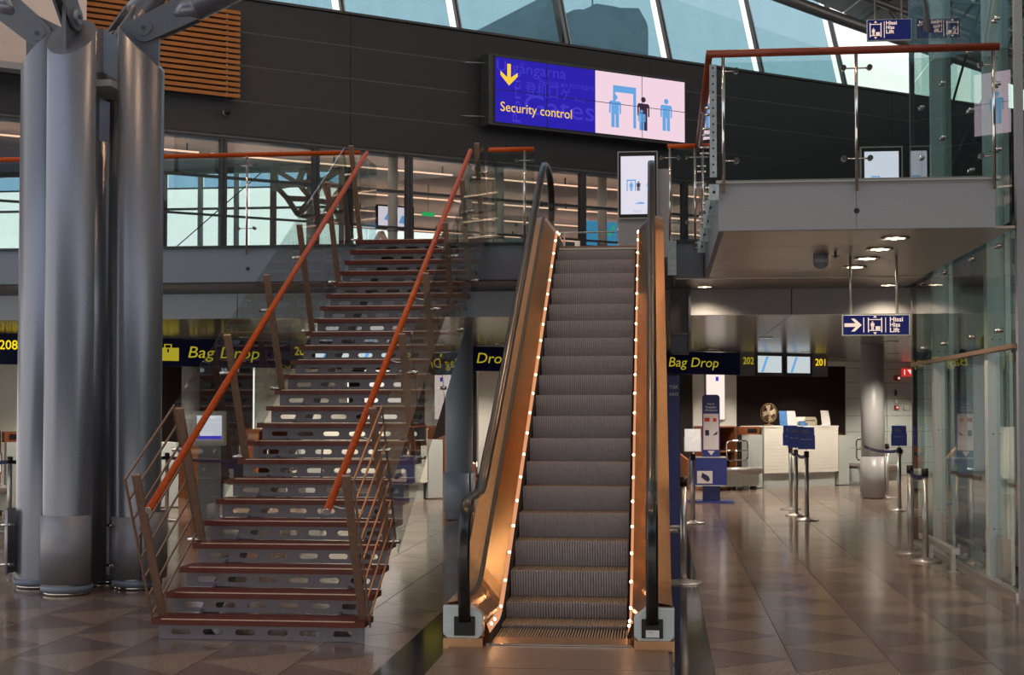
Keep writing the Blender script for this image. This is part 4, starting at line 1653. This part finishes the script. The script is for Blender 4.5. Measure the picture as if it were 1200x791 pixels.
box('upper_strip', M['wall_panel'], 1.78, 5.12, V0 - .02, V0 + .05, 2.72, 2.84, wb)

# lit poster behind
lp = thing('lit_panel', 'bright white lit panel on the pale wall behind the sizer stand', 'panel', cp(.84, V0 - .06), CA)
box('frame', M['steel'], -.02, .54, 0, .05, 1.4, 2.72, lp)
box('lit_face', M['screen_warm'], 0, .52, -.01, 0, 1.42, 2.70, lp)
box('purple_mark', M['screen_blue_text'], .26, .34, -.014, -.01, 2.32, 2.42, lp)
lp2 = thing('lit_panel', 'bright white lit panel seen past the blue round column', 'panel', cp(-7.35, V0 - .06), CA)
box('frame', M['steel'], -.42, .42, 0, .05, .9, 2.6, lp2)
box('lit_face', M['screen_warm'], -.4, .4, -.01, 0, .92, 2.58, lp2)

# overhead sign band
NUMS = {0: ('202', '201'), -1: ('204', '203'), -2: ('206', '205'), -3: ('208', '207')}
NUMLAB = {'202': 'grey number sign 202 beside the right Bag Drop sign', '201': 'grey number sign 201 with bright figures at the right end of the sign row',
          '204': 'grey number sign 204 hidden behind the escalator left side', '203': 'grey number sign 203 hidden behind the escalator steps',
          '206': 'grey number sign 206 glimpsed behind the staircase glass', '205': 'grey number sign 205 covered by the blue round column',
          '208': 'dark number sign 208 with bright yellow figures at the far left edge', '207': 'dark number sign 207 covered by the silver tree column'}
MONLAB = {0: 'pale hanging monitor, %s one of the pair between signs 202 and 201', -1: 'pale hanging monitor, %s one of the pair behind the escalator',
          -2: 'pale hanging monitor, %s one of the pair behind the staircase', -3: 'pale hanging monitor, %s one of the pair behind the tree column'}
DROPLAB = {0: 'dark blue Bag Drop sign with yellow lettering right of the escalator', -1: 'dark blue Bag Drop sign between the blue column and the escalator', -2: 'dark blue Bag Drop sign with yellow case seen behind the stairs', -3: 'dark blue Bag Drop sign at far left behind the tree column'}
for g in range(-3, 1):
    o_ = g * 4.93
    t = thing('bag_drop_sign', DROPLAB[g], 'sign', cp(o_), CA)
    box('panel', M['blue_sign'], -3.17, -.64, 0, .12, 2.37, 2.83, t)
    txt('Bag Drop', t, -2.44, -.004, 2.52, .2, M['yellow'], 1.25, shear=.18)
    mb = MB()
    mb.box(-2.97, -2.60, -.006, -.002, 2.46, 2.68)
    mb.box(-2.85, -2.83, -.006, -.002, 2.68, 2.74)
    mb.box(-2.74, -2.72, -.006, -.002, 2.68, 2.74)
    mb.box(-2.85, -2.72, -.006, -.002, 2.725, 2.74)
    mb.build('case_picture', M['yellow'], t)
    MB().box(-2.80, -2.77, -.009, -.006, 2.6, 2.66).build('case_lock', M['blue_sign'], t)
    a, b = NUMS[g]
    dark = (g == -3)
    for q, (nm, x0, x1, tx) in enumerate(((a, -.62, -.24, -.55), (b, 1.33, 1.75, 1.40))):
        t = thing('desk_number_sign', NUMLAB[nm], 'sign', cp(o_), CA)
        box('panel', M['blue_sign'] if dark else M['grey_sign'], x0, x1, 0, .12, 2.36, 2.84, t)
        txt(nm, t, tx, -.004, 2.60, .15, M['yellow_bright'] if (nm in ('201', '208')) else M['yellow'], .28, bold=.01)
    for q, (x0, x1) in enumerate(((-.22, .53), (.57, 1.31))):
        t = thing('desk_monitor', MONLAB[g] % ('left', 'right')[q], 'screen', cp(o_), CA)
        box('housing', M['frame_dark'], x0, x1, 0, .12, 2.36, 2.84, t)
        box('display', M['screen_cold'], x0 + .06, x1 - .06, -.006, 0, 2.43, 2.78, t)
        mb = MB()
        mb.prism([(x0 + .14, 2.44), (x0 + .2, 2.44), (x0 + .34, 2.77), (x0 + .28, 2.77)], 'y', -.01, -.007)
        mb.build('picture', M['screen_sky'], t)
# ---- check-in positions
def station(o_, where, full):
    t = thing('check_in_desk', 'white ribbed check-in desk on steel plinth ' + where, 'desk', cp(o_), CA)
    nb_ = 13
    for k in range(nb_):
        z0 = .31 + k * (1.27 - .31) / nb_
        box('front_board', M['white'], 0, 2.03, 0, .03, z0 + .002, z0 + (1.27 - .31) / nb_ - .002, t)
    box('body', M['white'], .03, 2.0, .03, .75, .3, 1.27, t)
    box('worktop', M['white'], -.01, 2.04, -.01, .8, 1.27, 1.3, t)
    box('plinth', M['steel_pale'], .02, 1.98, .06, .7, 0, .3, t)
    box('side_unit', M['steel_pale'], -.42, -.05, .0, .22, .02, 1.12, t)
    box('side_unit', M['steel_pale'], 2.05, 2.34, .0, .7, .02, 1.09, t)
    c = thing('desk_cabinet', 'brown wooden cabinet with open front beside check-in desk ' + where, 'cabinet', cp(o_), CA)
    for x0, x1 in ((-1.12, -1.07), (-.50, -.45)):
        box('side_panel', M['brown_wood'], x0, x1, .36, .95, 0, 1.27, c)
    box('top', M['brown_wood'], -1.12, -.45, .36, .95, 1.27, 1.30, c)
    box('back_panel', M['brown_wood'], -1.07, -.5, .9, .95, .1, 1.27, c)
    box('shelf', M['brown_wood'], -1.07, -.5, .38, .9, .75, .78, c)
    box('top_unit', M['brown_wood'], -.44, -.02, .1, .34, 1.12, 1.29, t)
    box('display_slot', M['black'], -.36, -.12, .09, .1, 1.16, 1.25, t)
    b = thing('baggage_conveyor', 'baggage conveyor with steel roller end beside check-in desk ' + where, 'conveyor', cp(o_), CA)
    box('frame', M['steel_pale'], -1.75, -.5, -.45, .34, .08, .36, b)
    box('belt', M['conveyor'], -1.72, -.53, -.45, .34, .36, .42, b)
    MB().cyl((-1.75, -.45, .40), (-.46, -.45, .40), .075, n=14).build('roller', M['steel'], b)
    for x in (-1.7, -1.2, -.62):
        box('foot', M['frame_dark'], x, x + .08, -.4, -.3, 0, .08, b)
    g = MB()
    z0, z1, x0, x1, r = .60, 1.0, -1.06, -.52, .07
    path = []
    for cx, cz, a0 in ((x1 - r, z1 - r, 0), (x0 + r, z1 - r, 90), (x0 + r, z0 + r, 180), (x1 - r, z0 + r, 270)):
        for k in range(5):
            a = R(a0 + 22.5 * k)
            path.append((cx + r * math.cos(a), -.1, cz + r * math.sin(a)))
    g.tube(path, .018, 8, closed=True)
    g.cyl((x0, -.1, .8), (x1, -.1, .8), .01, n=8)
    g.build('guard_loop', M['chrome'], b)
    s = thing('sloping_chute', 'brown sloped side board of the conveyor beside check-in desk ' + where, 'board', cp(o_), CA)
    mb = MB()
    mb.prism([(.2, 0), (2.6, 0), (2.6, .9), (1.4, 1.15), (.2, .62)], 'x', -1.85, -1.80)
    mb.build('board', M['brown_wood'], s)
    return t


WHERE = {0: 'under monitors 202 and 201', -1: 'hidden behind the escalator', -2: 'behind the staircase', -3: 'behind the tree column'}
for g in range(-3, 1):
    station(g * 4.93, WHERE[g], g == 0)
# next conveyor to the right of desk 201
b = thing('baggage_conveyor', 'baggage conveyor with pink side board partly behind the right column', 'conveyor', cp(0), CA)
box('frame', M['steel_pale'], 2.45, 3.6, -.2, 2.4, .08, .36, b)
box('belt', M['conveyor'], 2.45, 3.6, -.2, 2.4, .36, .42, b)
MB().cyl((2.45, -.2, .37), (3.6, -.2, .37), .075, n=14).build('roller', M['steel'], b)
box('side_board', M['brown_wood'], 2.5, 3.5, 1.5, 1.56, .42, 1.1, b)
g = MB()
g.tube([(2.55, 0, .6), (2.55, 0, .95), (2.6, 0, 1.0), (3.3, 0, 1.0), (3.35, 0, .95), (3.35, 0, .6), (3.3, 0, .55), (2.6, 0, .55)], .018, 8, closed=True)
g.cyl((2.55, 0, .78), (3.35, 0, .78), .01, n=8)
g.build('guard_loop', M['chrome'], b)

# things on the near desk
fan = thing('desk_fan', 'round brown caged desk fan on the white check-in desk', 'fan', cp(.33, .25, 1.3), CA)
MB().lathe([(.1, 0), (.1, .02), (.03, .04), (.02, .05)], (0, 0, 0), 18).build('base', M['fan_brown'], fan)
MB().cyl((0, 0, .03), (0, 0, .2), .018, n=10).build('stem', M['fan_brown'], fan)
mb = MB()
for yy, rr_ in ((-.07, .13), (-.03, .2), (.03, .2), (.06, .12)):
    mb.tube([(rr_ * math.cos(2 * PI * k / 24), yy, .28 + rr_ * math.sin(2 * PI * k / 24)) for k in range(24)], .005, 5, closed=True)
for k in range(20):
    a = 2 * PI * k / 20
    mb.tube([(.03 * math.cos(a), -.085, .28 + .03 * math.sin(a)), (.13 * math.cos(a), -.07, .28 + .13 * math.sin(a)), (.2 * math.cos(a), -.03, .28 + .2 * math.sin(a)), (.2 * math.cos(a), .03, .28 + .2 * math.sin(a))], .003, 4)
mb.build('cage', M['fan_brown'], fan)
mb = MB()
for k in range(4):
    a = k * PI / 2 + .3
    pts_ = []
    for r, w in ((.03, -.3), (.17, -.45), (.18, .25), (.05, .4)):
        pts_.append((r * math.cos(a + w), -.01 + .03 * w, .28 + r * math.sin(a + w)))
    mb.add(pts_ + [(p[0], p[1] + .004, p[2]) for p in pts_], [(0, 1, 2, 3), (7, 6, 5, 4), (0, 4, 5, 1), (1, 5, 6, 2), (2, 6, 7, 3), (3, 7, 4, 0)])
mb.build('blade', M['beige'], fan)
MB().cyl((0, -.09, .28), (0, .1, .28), .045, n=14).build('motor', M['beige'], fan)
br = thing('brochure_stand', 'blue and white leaning brochure board on the check-in desk', 'board', cp(.6, .2, 1.3), CA)
mb = MB()
mb.prism([(0, 0), (.2, 0), (.17, .32), (-.03, .32)], 'y', 0, .02)
mb.build('blue_half', M['bluebox'], br)
mb = MB()
mb.prism([(.2, 0), (.46, 0), (.4, .32), (.17, .32)], 'y', 0, .02)
mb.build('white_half', M['paper'], br)
ws = thing('white_stand', 'tall white leaning card at the right end of the check-in desk', 'card', cp(1.72, .2, 1.3), CA)
mb = MB()
mb.prism([(.05, 0), (.28, 0), (.22, .33), (0, .33)], 'y', 0, .015)
mb.build('card', M['paper'], ws)
MB().box(.1, .2, .015, .12, 0, .02).build('foot', M['paper'], ws)
bx = thing('printer', 'beige desk printer behind the white card on the check-in desk', 'printer', cp(1.3, .3, 1.3), CA)
mb = MB()
mb.prism([(0, 0), (.4, 0), (.4, .12), (.36, .19), (.08, .19), (0, .08)], 'y', 0, .35)
mb.build('body', M['beige'], bx)
box('slot', M['black'], .08, .34, -.004, 0, .1, .12, bx)
for k, (u, lab) in enumerate(((1.09, 'small blue box left of the printer on the desk'), (1.22, 'smaller blue box against the printer on the desk'))):
    b = thing('small_box', lab, 'box', cp(u, .12, 1.3), CA)
    box('body', M['bluebox'], 0, (.12, .07)[k], 0, .08, 0, (.09, .05)[k], b)
    box('lid', M['blue'], -.003, (.123, .073)[k], -.003, .083, (.09, .05)[k], (.1, .06)[k], b)
# wall devices
def wd(name, lab, cat, u, z): return thing(name, lab, cat, cp(u, V0 - .06, z), CA)
e = wd('fire_exit_sign', 'red and white arrow sign high on the grey wall', 'sign', 7.0, 2.5)
box('panel', M['red_lit'], 0, .3, 0, .05, 0, .2, e)
mb = MB()
mb.box(.04, .07, -.006, -.001, .03, .17)
mb.prism([(.16, .17), (.27, .17), (.27, .05), (.23, .09), (.16, .15)], 'y', -.006, -.001)
mb.build('arrow', M['cream'], e)
e = wd('alarm_bell', 'round red alarm bell beside the red arrow sign', 'bell', 6.8, 2.45)
MB().cyl((0, .05, 0), (0, -.06, 0), .075, n=18).build('bell', M['red'], e)
MB().cyl((0, -.06, 0), (0, -.075, 0), .03, n=12).build('hub', M['cream'], e)
e = wd('wall_switch', 'narrow dark switch plate on the grey wall', 'switch', 6.74, 2.0)
box('plate', M['grey_paint_dark'], 0, .07, .02, .05, 0, .16, e)
box('key', M['black'], .015, .055, .01, .02, .03, .13, e)
e = wd('fire_call_point', 'small red fire call point on the grey wall', 'alarm', 6.74, 1.66)
box('box', M['red'], 0, .12, 0, .05, 0, .1, e)
box('window', M['cream'], .03, .09, -.005, 0, .03, .07, e)
box('notice', M['paper'], .03, .11, .04, .05, .16, .26, e)
e = wd('wall_box', 'small white control box right of the red call point', 'switch', 7.05, 1.66)
box('box', M['white'], 0, .13, 0, .05, 0, .1, e)
box('key', M['grey_paint'], .05, .08, -.005, 0, .03, .07, e)
e = wd('wall_socket', 'small dark socket low on the grey wall', 'socket', 6.9, .55)
box('plate', M['frame_dark'], 0, .1, .02, .05, 0, .1, e)
MB().cyl((.05, .02, .05), (.05, .012, .05), .03, n=12).build('hole', M['black'], e)

# round hall columns
def column(x, y, r, zc, lab, m):
    t = thing('round_column', lab, 'column', (x, y, 0))
    MB().cyl((0, 0, .02), (0, 0, 2.84), r, n=32).build('shaft', m, t)
    shell(0, 0, r + .025, R(190), R(318), .12, zc).build('guard_shell', m, t)
    shell(0, 0, r + .025, R(326), R(420), .12, zc).build('guard_shell', m, t)
    MB().cyl((0, 0, 0), (0, 0, .1), r - .03, n=28).build('base_ring', M['steel'], t)
    return t


column(-3.06, 21.05, .205, .70, 'blue grey round column between the staircase and the escalator', M['hall_column'])
column(3.84, 26.95, .215, .78, 'grey round column right of the check-in desk', M['hall_column_grey'])
column(-8.88, 25.96, .17, .7, 'pale round column behind the staircase', M['grey_paint'])

# sizer stand
sz = thing('baggage_sizer', 'dark blue hand baggage sizer with tall notice board', 'stand', (.765, 25.6, 0))
box('base_plate', M['blue'], -.37, .45, -.3, .35, 0, .025, sz, bevel=.005)
box('pedestal', M['blue'], -.1, .21, -.06, .06, .025, .3, sz)
mb = MB()
mb.prism([(-.31, .31), (.30, .31), (.32, .33), (.32, .77), (.3, .79), (-.31, .79), (-.33, .77), (-.33, .33)], 'y', -.24, .2)
mb.build('bin', M['blue'], sz)
box('bin_rim', M['steel'], -.32, .31, -.25, .21, .79, .805, sz)
box('bin_rim', M['steel'], -.32, .31, -.25, .21, .295, .31, sz)
box('bag_picture', M['paper_pink'], -.2, .07, -.246, -.242, .34, .56, sz)
mb = MB()
mb.prism([(-.13, .45), (-.11, .53), (.0, .47), (.02, .43), (.02, .39), (-.02, .37)], 'y', -.252, -.247)
mb.build('bag_symbol', M['black_mark'], sz)
mb = MB()
n = 6
outl = [(-.1, .805), (.21, .805)] + [(.21 - .06 + .06 * math.cos(R(90 * k / n)), 1.85 + .06 * math.sin(R(90 * k / n))) for k in range(n + 1)] + [(-.04 + .06 * math.cos(R(90 + 90 * k / n)), 1.85 + .06 * math.sin(R(90 + 90 * k / n))) for k in range(n + 1)]
mb.prism(outl, 'y', -.02, .02)
bd = mb.build('notice_board', M['blue'], sz)
box('poster', M['paper_pink'], -.08, .19, -.026, -.021, .93, 1.57, bd)
mb = MB()
mb.box(-.06, .03, -.03, -.027, 1.43, 1.5)
mb.box(.09, .15, -.03, -.027, 1.43, 1.49)
mb.build('red_mark', M['red'], bd)
mb = MB()
mb.box(-.05, .02, -.03, -.027, 1.18, 1.28)
mb.prism([(.08, 1.18), (.16, 1.2), (.17, 1.26), (.12, 1.22)], 'y', -.03, -.027)
mb.build('bag_symbol', M['black_mark'], bd)
mb = MB()
mb.prism([(-.01, .91), (.12, .91), (.055, .83)], 'y', -.026, -.021)
mb.build('pointer', M['paper_pink'], bd)
for i, s_ in enumerate(('Hand', 'Baggage', 'Allowance')):
    txt(s_, bd, (-.01, -.04, -.055)[i], -.024, 1.73 - i * .055, .035, M['paper'], (.12, .19, .22)[i])
# blue tall banner
bn = thing('banner_stand', 'tall blue banner stand beside the escalator', 'banner', (-.13, 20.0, 0))
box('panel', M['blue'], 0, .345, -.03, .03, .04, 2.12, bn, bevel=.01)
box('foot', M['steel'], -.05, .42, -.18, .18, 0, .04, bn, bevel=.01)
txt('TISK', bn, .19, -.034, 1.93, .05, M['paper'], .13)
txt('ARIS', bn, .19, -.034, 1.83, .05, M['paper'], .13)

# ---- belt barrier posts
def post(name, lab, x, y, h=1.0, sign=None, rz=0, group=None):
    t = thing(name, lab, 'barrier', (x, y, 0), rz)
    MB().lathe([(.175, 0), (.175, .008), (.16, .018), (.06, .03), (.04, .045)], (0, 0, 0), 28).build('base', M['steel'], t)
    MB().cyl((0, 0, .03), (0, 0, h - .09), .031, n=18).build('pole', M['steel'], t)
    MB().cyl((0, 0, h - .09), (0, 0, h), .037, n=18).build('belt_head', M['black'], t)
    if sign:
        MB().cyl((0, 0, h), (0, 0, h + .04), .008, n=8).build('sign_stem', M['steel'], t)
        f = MB().box(-.115, .115, -.012, .012, h + .04, h + .36).build('sign_holder', M['sign_blue'] if sign != 'clear' else M['chrome'], t)
        MB().box(-.125, .125, -.008, .008, h + .03, h + .24).build('sign_pocket', M['sign_blue'] if sign != 'clear' else M['steel'], f)
        if sign != 'clear':
            mb = MB()
            mb.box(-.07, .04, -.0145, -.012, h + .27, h + .285)
            mb.box(-.07, .02, -.0145, -.012, h + .295, h + .31)
            mb.build('print', M['grey_paint'], f)
            MB().box(.05, .09, -.0145, -.012, h + .315, h + .325).build('red_print', M['red'], f)
            txt(sign, f, -.08, -.013, h + .17, .024, M['paper'], .16)
    return t


def belt(parent, p, q, z=.93, m=None):
    """belt drawn from the post at p (its parent) to q"""
    px_, py_ = p
    pts_ = [(0, 0)]
    dx, dy = q[0] - px_, q[1] - py_
    n = 8
    vs = []
    rows = []
    for k in range(n + 1):
        t = k / n
        sag = -.05 * 4 * t * (1 - t)
        rows.append([(dx * t, dy * t, z - .025 + sag), (dx * t, dy * t, z + .025 + sag)])
    o = MB().strip(rows).build('belt', M['belt_fabric'], parent)
    s = o.modifiers.new('thick', 'SOLIDIFY')
    s.thickness = .004
    return o


post('barrier_post', 'steel belt post nearest the escalator, without a sign', .172, 13.5)
post('barrier_post', 'steel belt post with clear sign holder before the blue banner', .40, 20.7, 1.0, 'clear')
pA = post('barrier_post', 'hindmost belt post of the three with blue signs', 2.06, 23.8, 1.02, 'Bag Drop')
pB = post('barrier_post', 'middle belt post of the three with blue signs', 2.02, 22.4, 1.02, 'Bag Drop')
pC = post('barrier_post', 'front belt post of the three with blue signs', 2.09, 21.45, 1.02, 'Bag Drop')
belt(pC, (2.09, 21.45), (2.02, 22.4), .97)
belt(pB, (2.02, 22.4), (2.06, 23.8), .97)
pD = post('barrier_post', 'belt post with blue sign right of the grey column', 3.80, 23.75, 1.02, 'Check-in')
belt(pD, (3.80, 23.75), (3.65, 26.75), .97)
pE = post('barrier_post', 'hind belt post without sign beside the lift', 2.775, 16.6, 1.0)
pF = post('barrier_post', 'front belt post without sign beside the lift', 2.79, 15.75, 1.0)
belt(pE, (2.775, 16.6), (2.79, 15.75))
pG = post('barrier_post', 'belt post with two belts at the far left edge', -8.83, 18.45, 1.0)
pH = post('barrier_post', 'belt post in front of the pale column behind the stair foot', -7.33, 20.4, 1.0)
pI = post('barrier_post', 'belt post seen between the stair treads', -5.5, 20.4, 1.0)
belt(pG, (-8.83, 18.45), (-7.33, 20.4))
belt(pG, (-8.83, 18.45), (-11.5, 18.6))
belt(pH, (-7.33, 20.4), (-5.5, 20.4))
post('barrier_post', 'belt post right of the grey column, at its foot', 4.15, 27.3, 1.0)

# self-service kiosk
def kiosk(lab, x, y, rz):
    t = thing('check_in_kiosk', lab, 'kiosk', (x, y, 0), rz)
    box('base', M['grey_paint'], -.22, .22, -.2, .2, 0, .05, t)
    box('pillar', M['grey_paint'], -.16, .16, -.08, .1, .05, 1.1, t)
    box('head', M['white'], -.24, .24, -.1, .14, 1.1, 1.62, t, bevel=.02)
    box('display', M['screen_white'], -.18, .18, -.108, -.1, 1.2, 1.55, t)
    box('display_band', M['screen_blue_text'], -.18, .18, -.112, -.108, 1.2, 1.25, t)
    return t


kiosk('white self-service kiosk with lit screen seen past the left stair post', -6.75, 20.6, R(15))
kiosk('white self-service kiosk at the far left edge behind the column', -9.0, 20.6, R(20))
# plain hall lamps in the low ceiling
hl = None
idx = 0
for row, (vv, us2) in enumerate(((-5.0, (-6.8, -4.0, -1.2, 1.6, 3.6)), (-.9, (-14, -11.6, -9.2, -6.8, -4.4, -2.0, .4, 2.8, 5.0)), (1.6, (-13, -9, -5.2, -1.5, 1.2, 3.6, 6.6)))):
    for u in us2:
        p = cp(u, vv, 2.84)
        idx += 1
        if p[1] < BK + .5:
            continue
        if hl is None:
            hl = thing('hall_downlight', 'round warm downlight in the glossy check-in ceiling', 'lamp', p, 0, 'downlights over the check-in line')
            MB().lathe([(.09, -.012), (.12, -.012), (.12, 0), (.09, 0)], (0, 0, 0), 20).build('trim_ring', M['chrome'], hl)
            MB().cyl((0, 0, -.008), (0, 0, -.004), .09, n=18).build('bulb', M['lamp'], hl)
            spot(hl, (0, 0, -.04), 330, size=R(130), col=(1, .86, .7))
        else:
            dup(hl, p, 0)

# warm floodlights under the hall roof, above the frame
fl = None
for x, y, z, lab in ((4.6, 21.5, 10.6, 'warm roof floodlight above the lift side of the dark wall'), (1.6, 18.5, 11.4, 'warm roof floodlight above the escalator head'), (-2.4, 18.5, 11.8, 'warm roof floodlight above the stair head'),
                     (-7.0, 18.0, 12.2, 'warm roof floodlight above the left mezzanine railing'), (-4.0, 12.0, 13.0, 'warm roof floodlight above the stair foot'), (.3, 11.0, 13.0, 'warm roof floodlight above the escalator foot')):
    if fl is None:
        fl = thing('roof_floodlight', lab, 'lamp', (x, y, z), 0, 'roof floodlights')
        MB().lathe([(.36, 0), (.38, .05), (.2, .4), (.05, .45)], (0, 0, 0), 20).build('housing', M['frame_dark'], fl)
        MB().cyl((0, 0, -.01), (0, 0, -.002), .34, n=20).build('lens', M['flood'], fl)
        spot(fl, (0, 0, -.05), 420, col=(1, .62, .36), size=R(120), radius=.3)
    else:
        dup(fl, (x, y, z), 0, lab)
flush_texts()
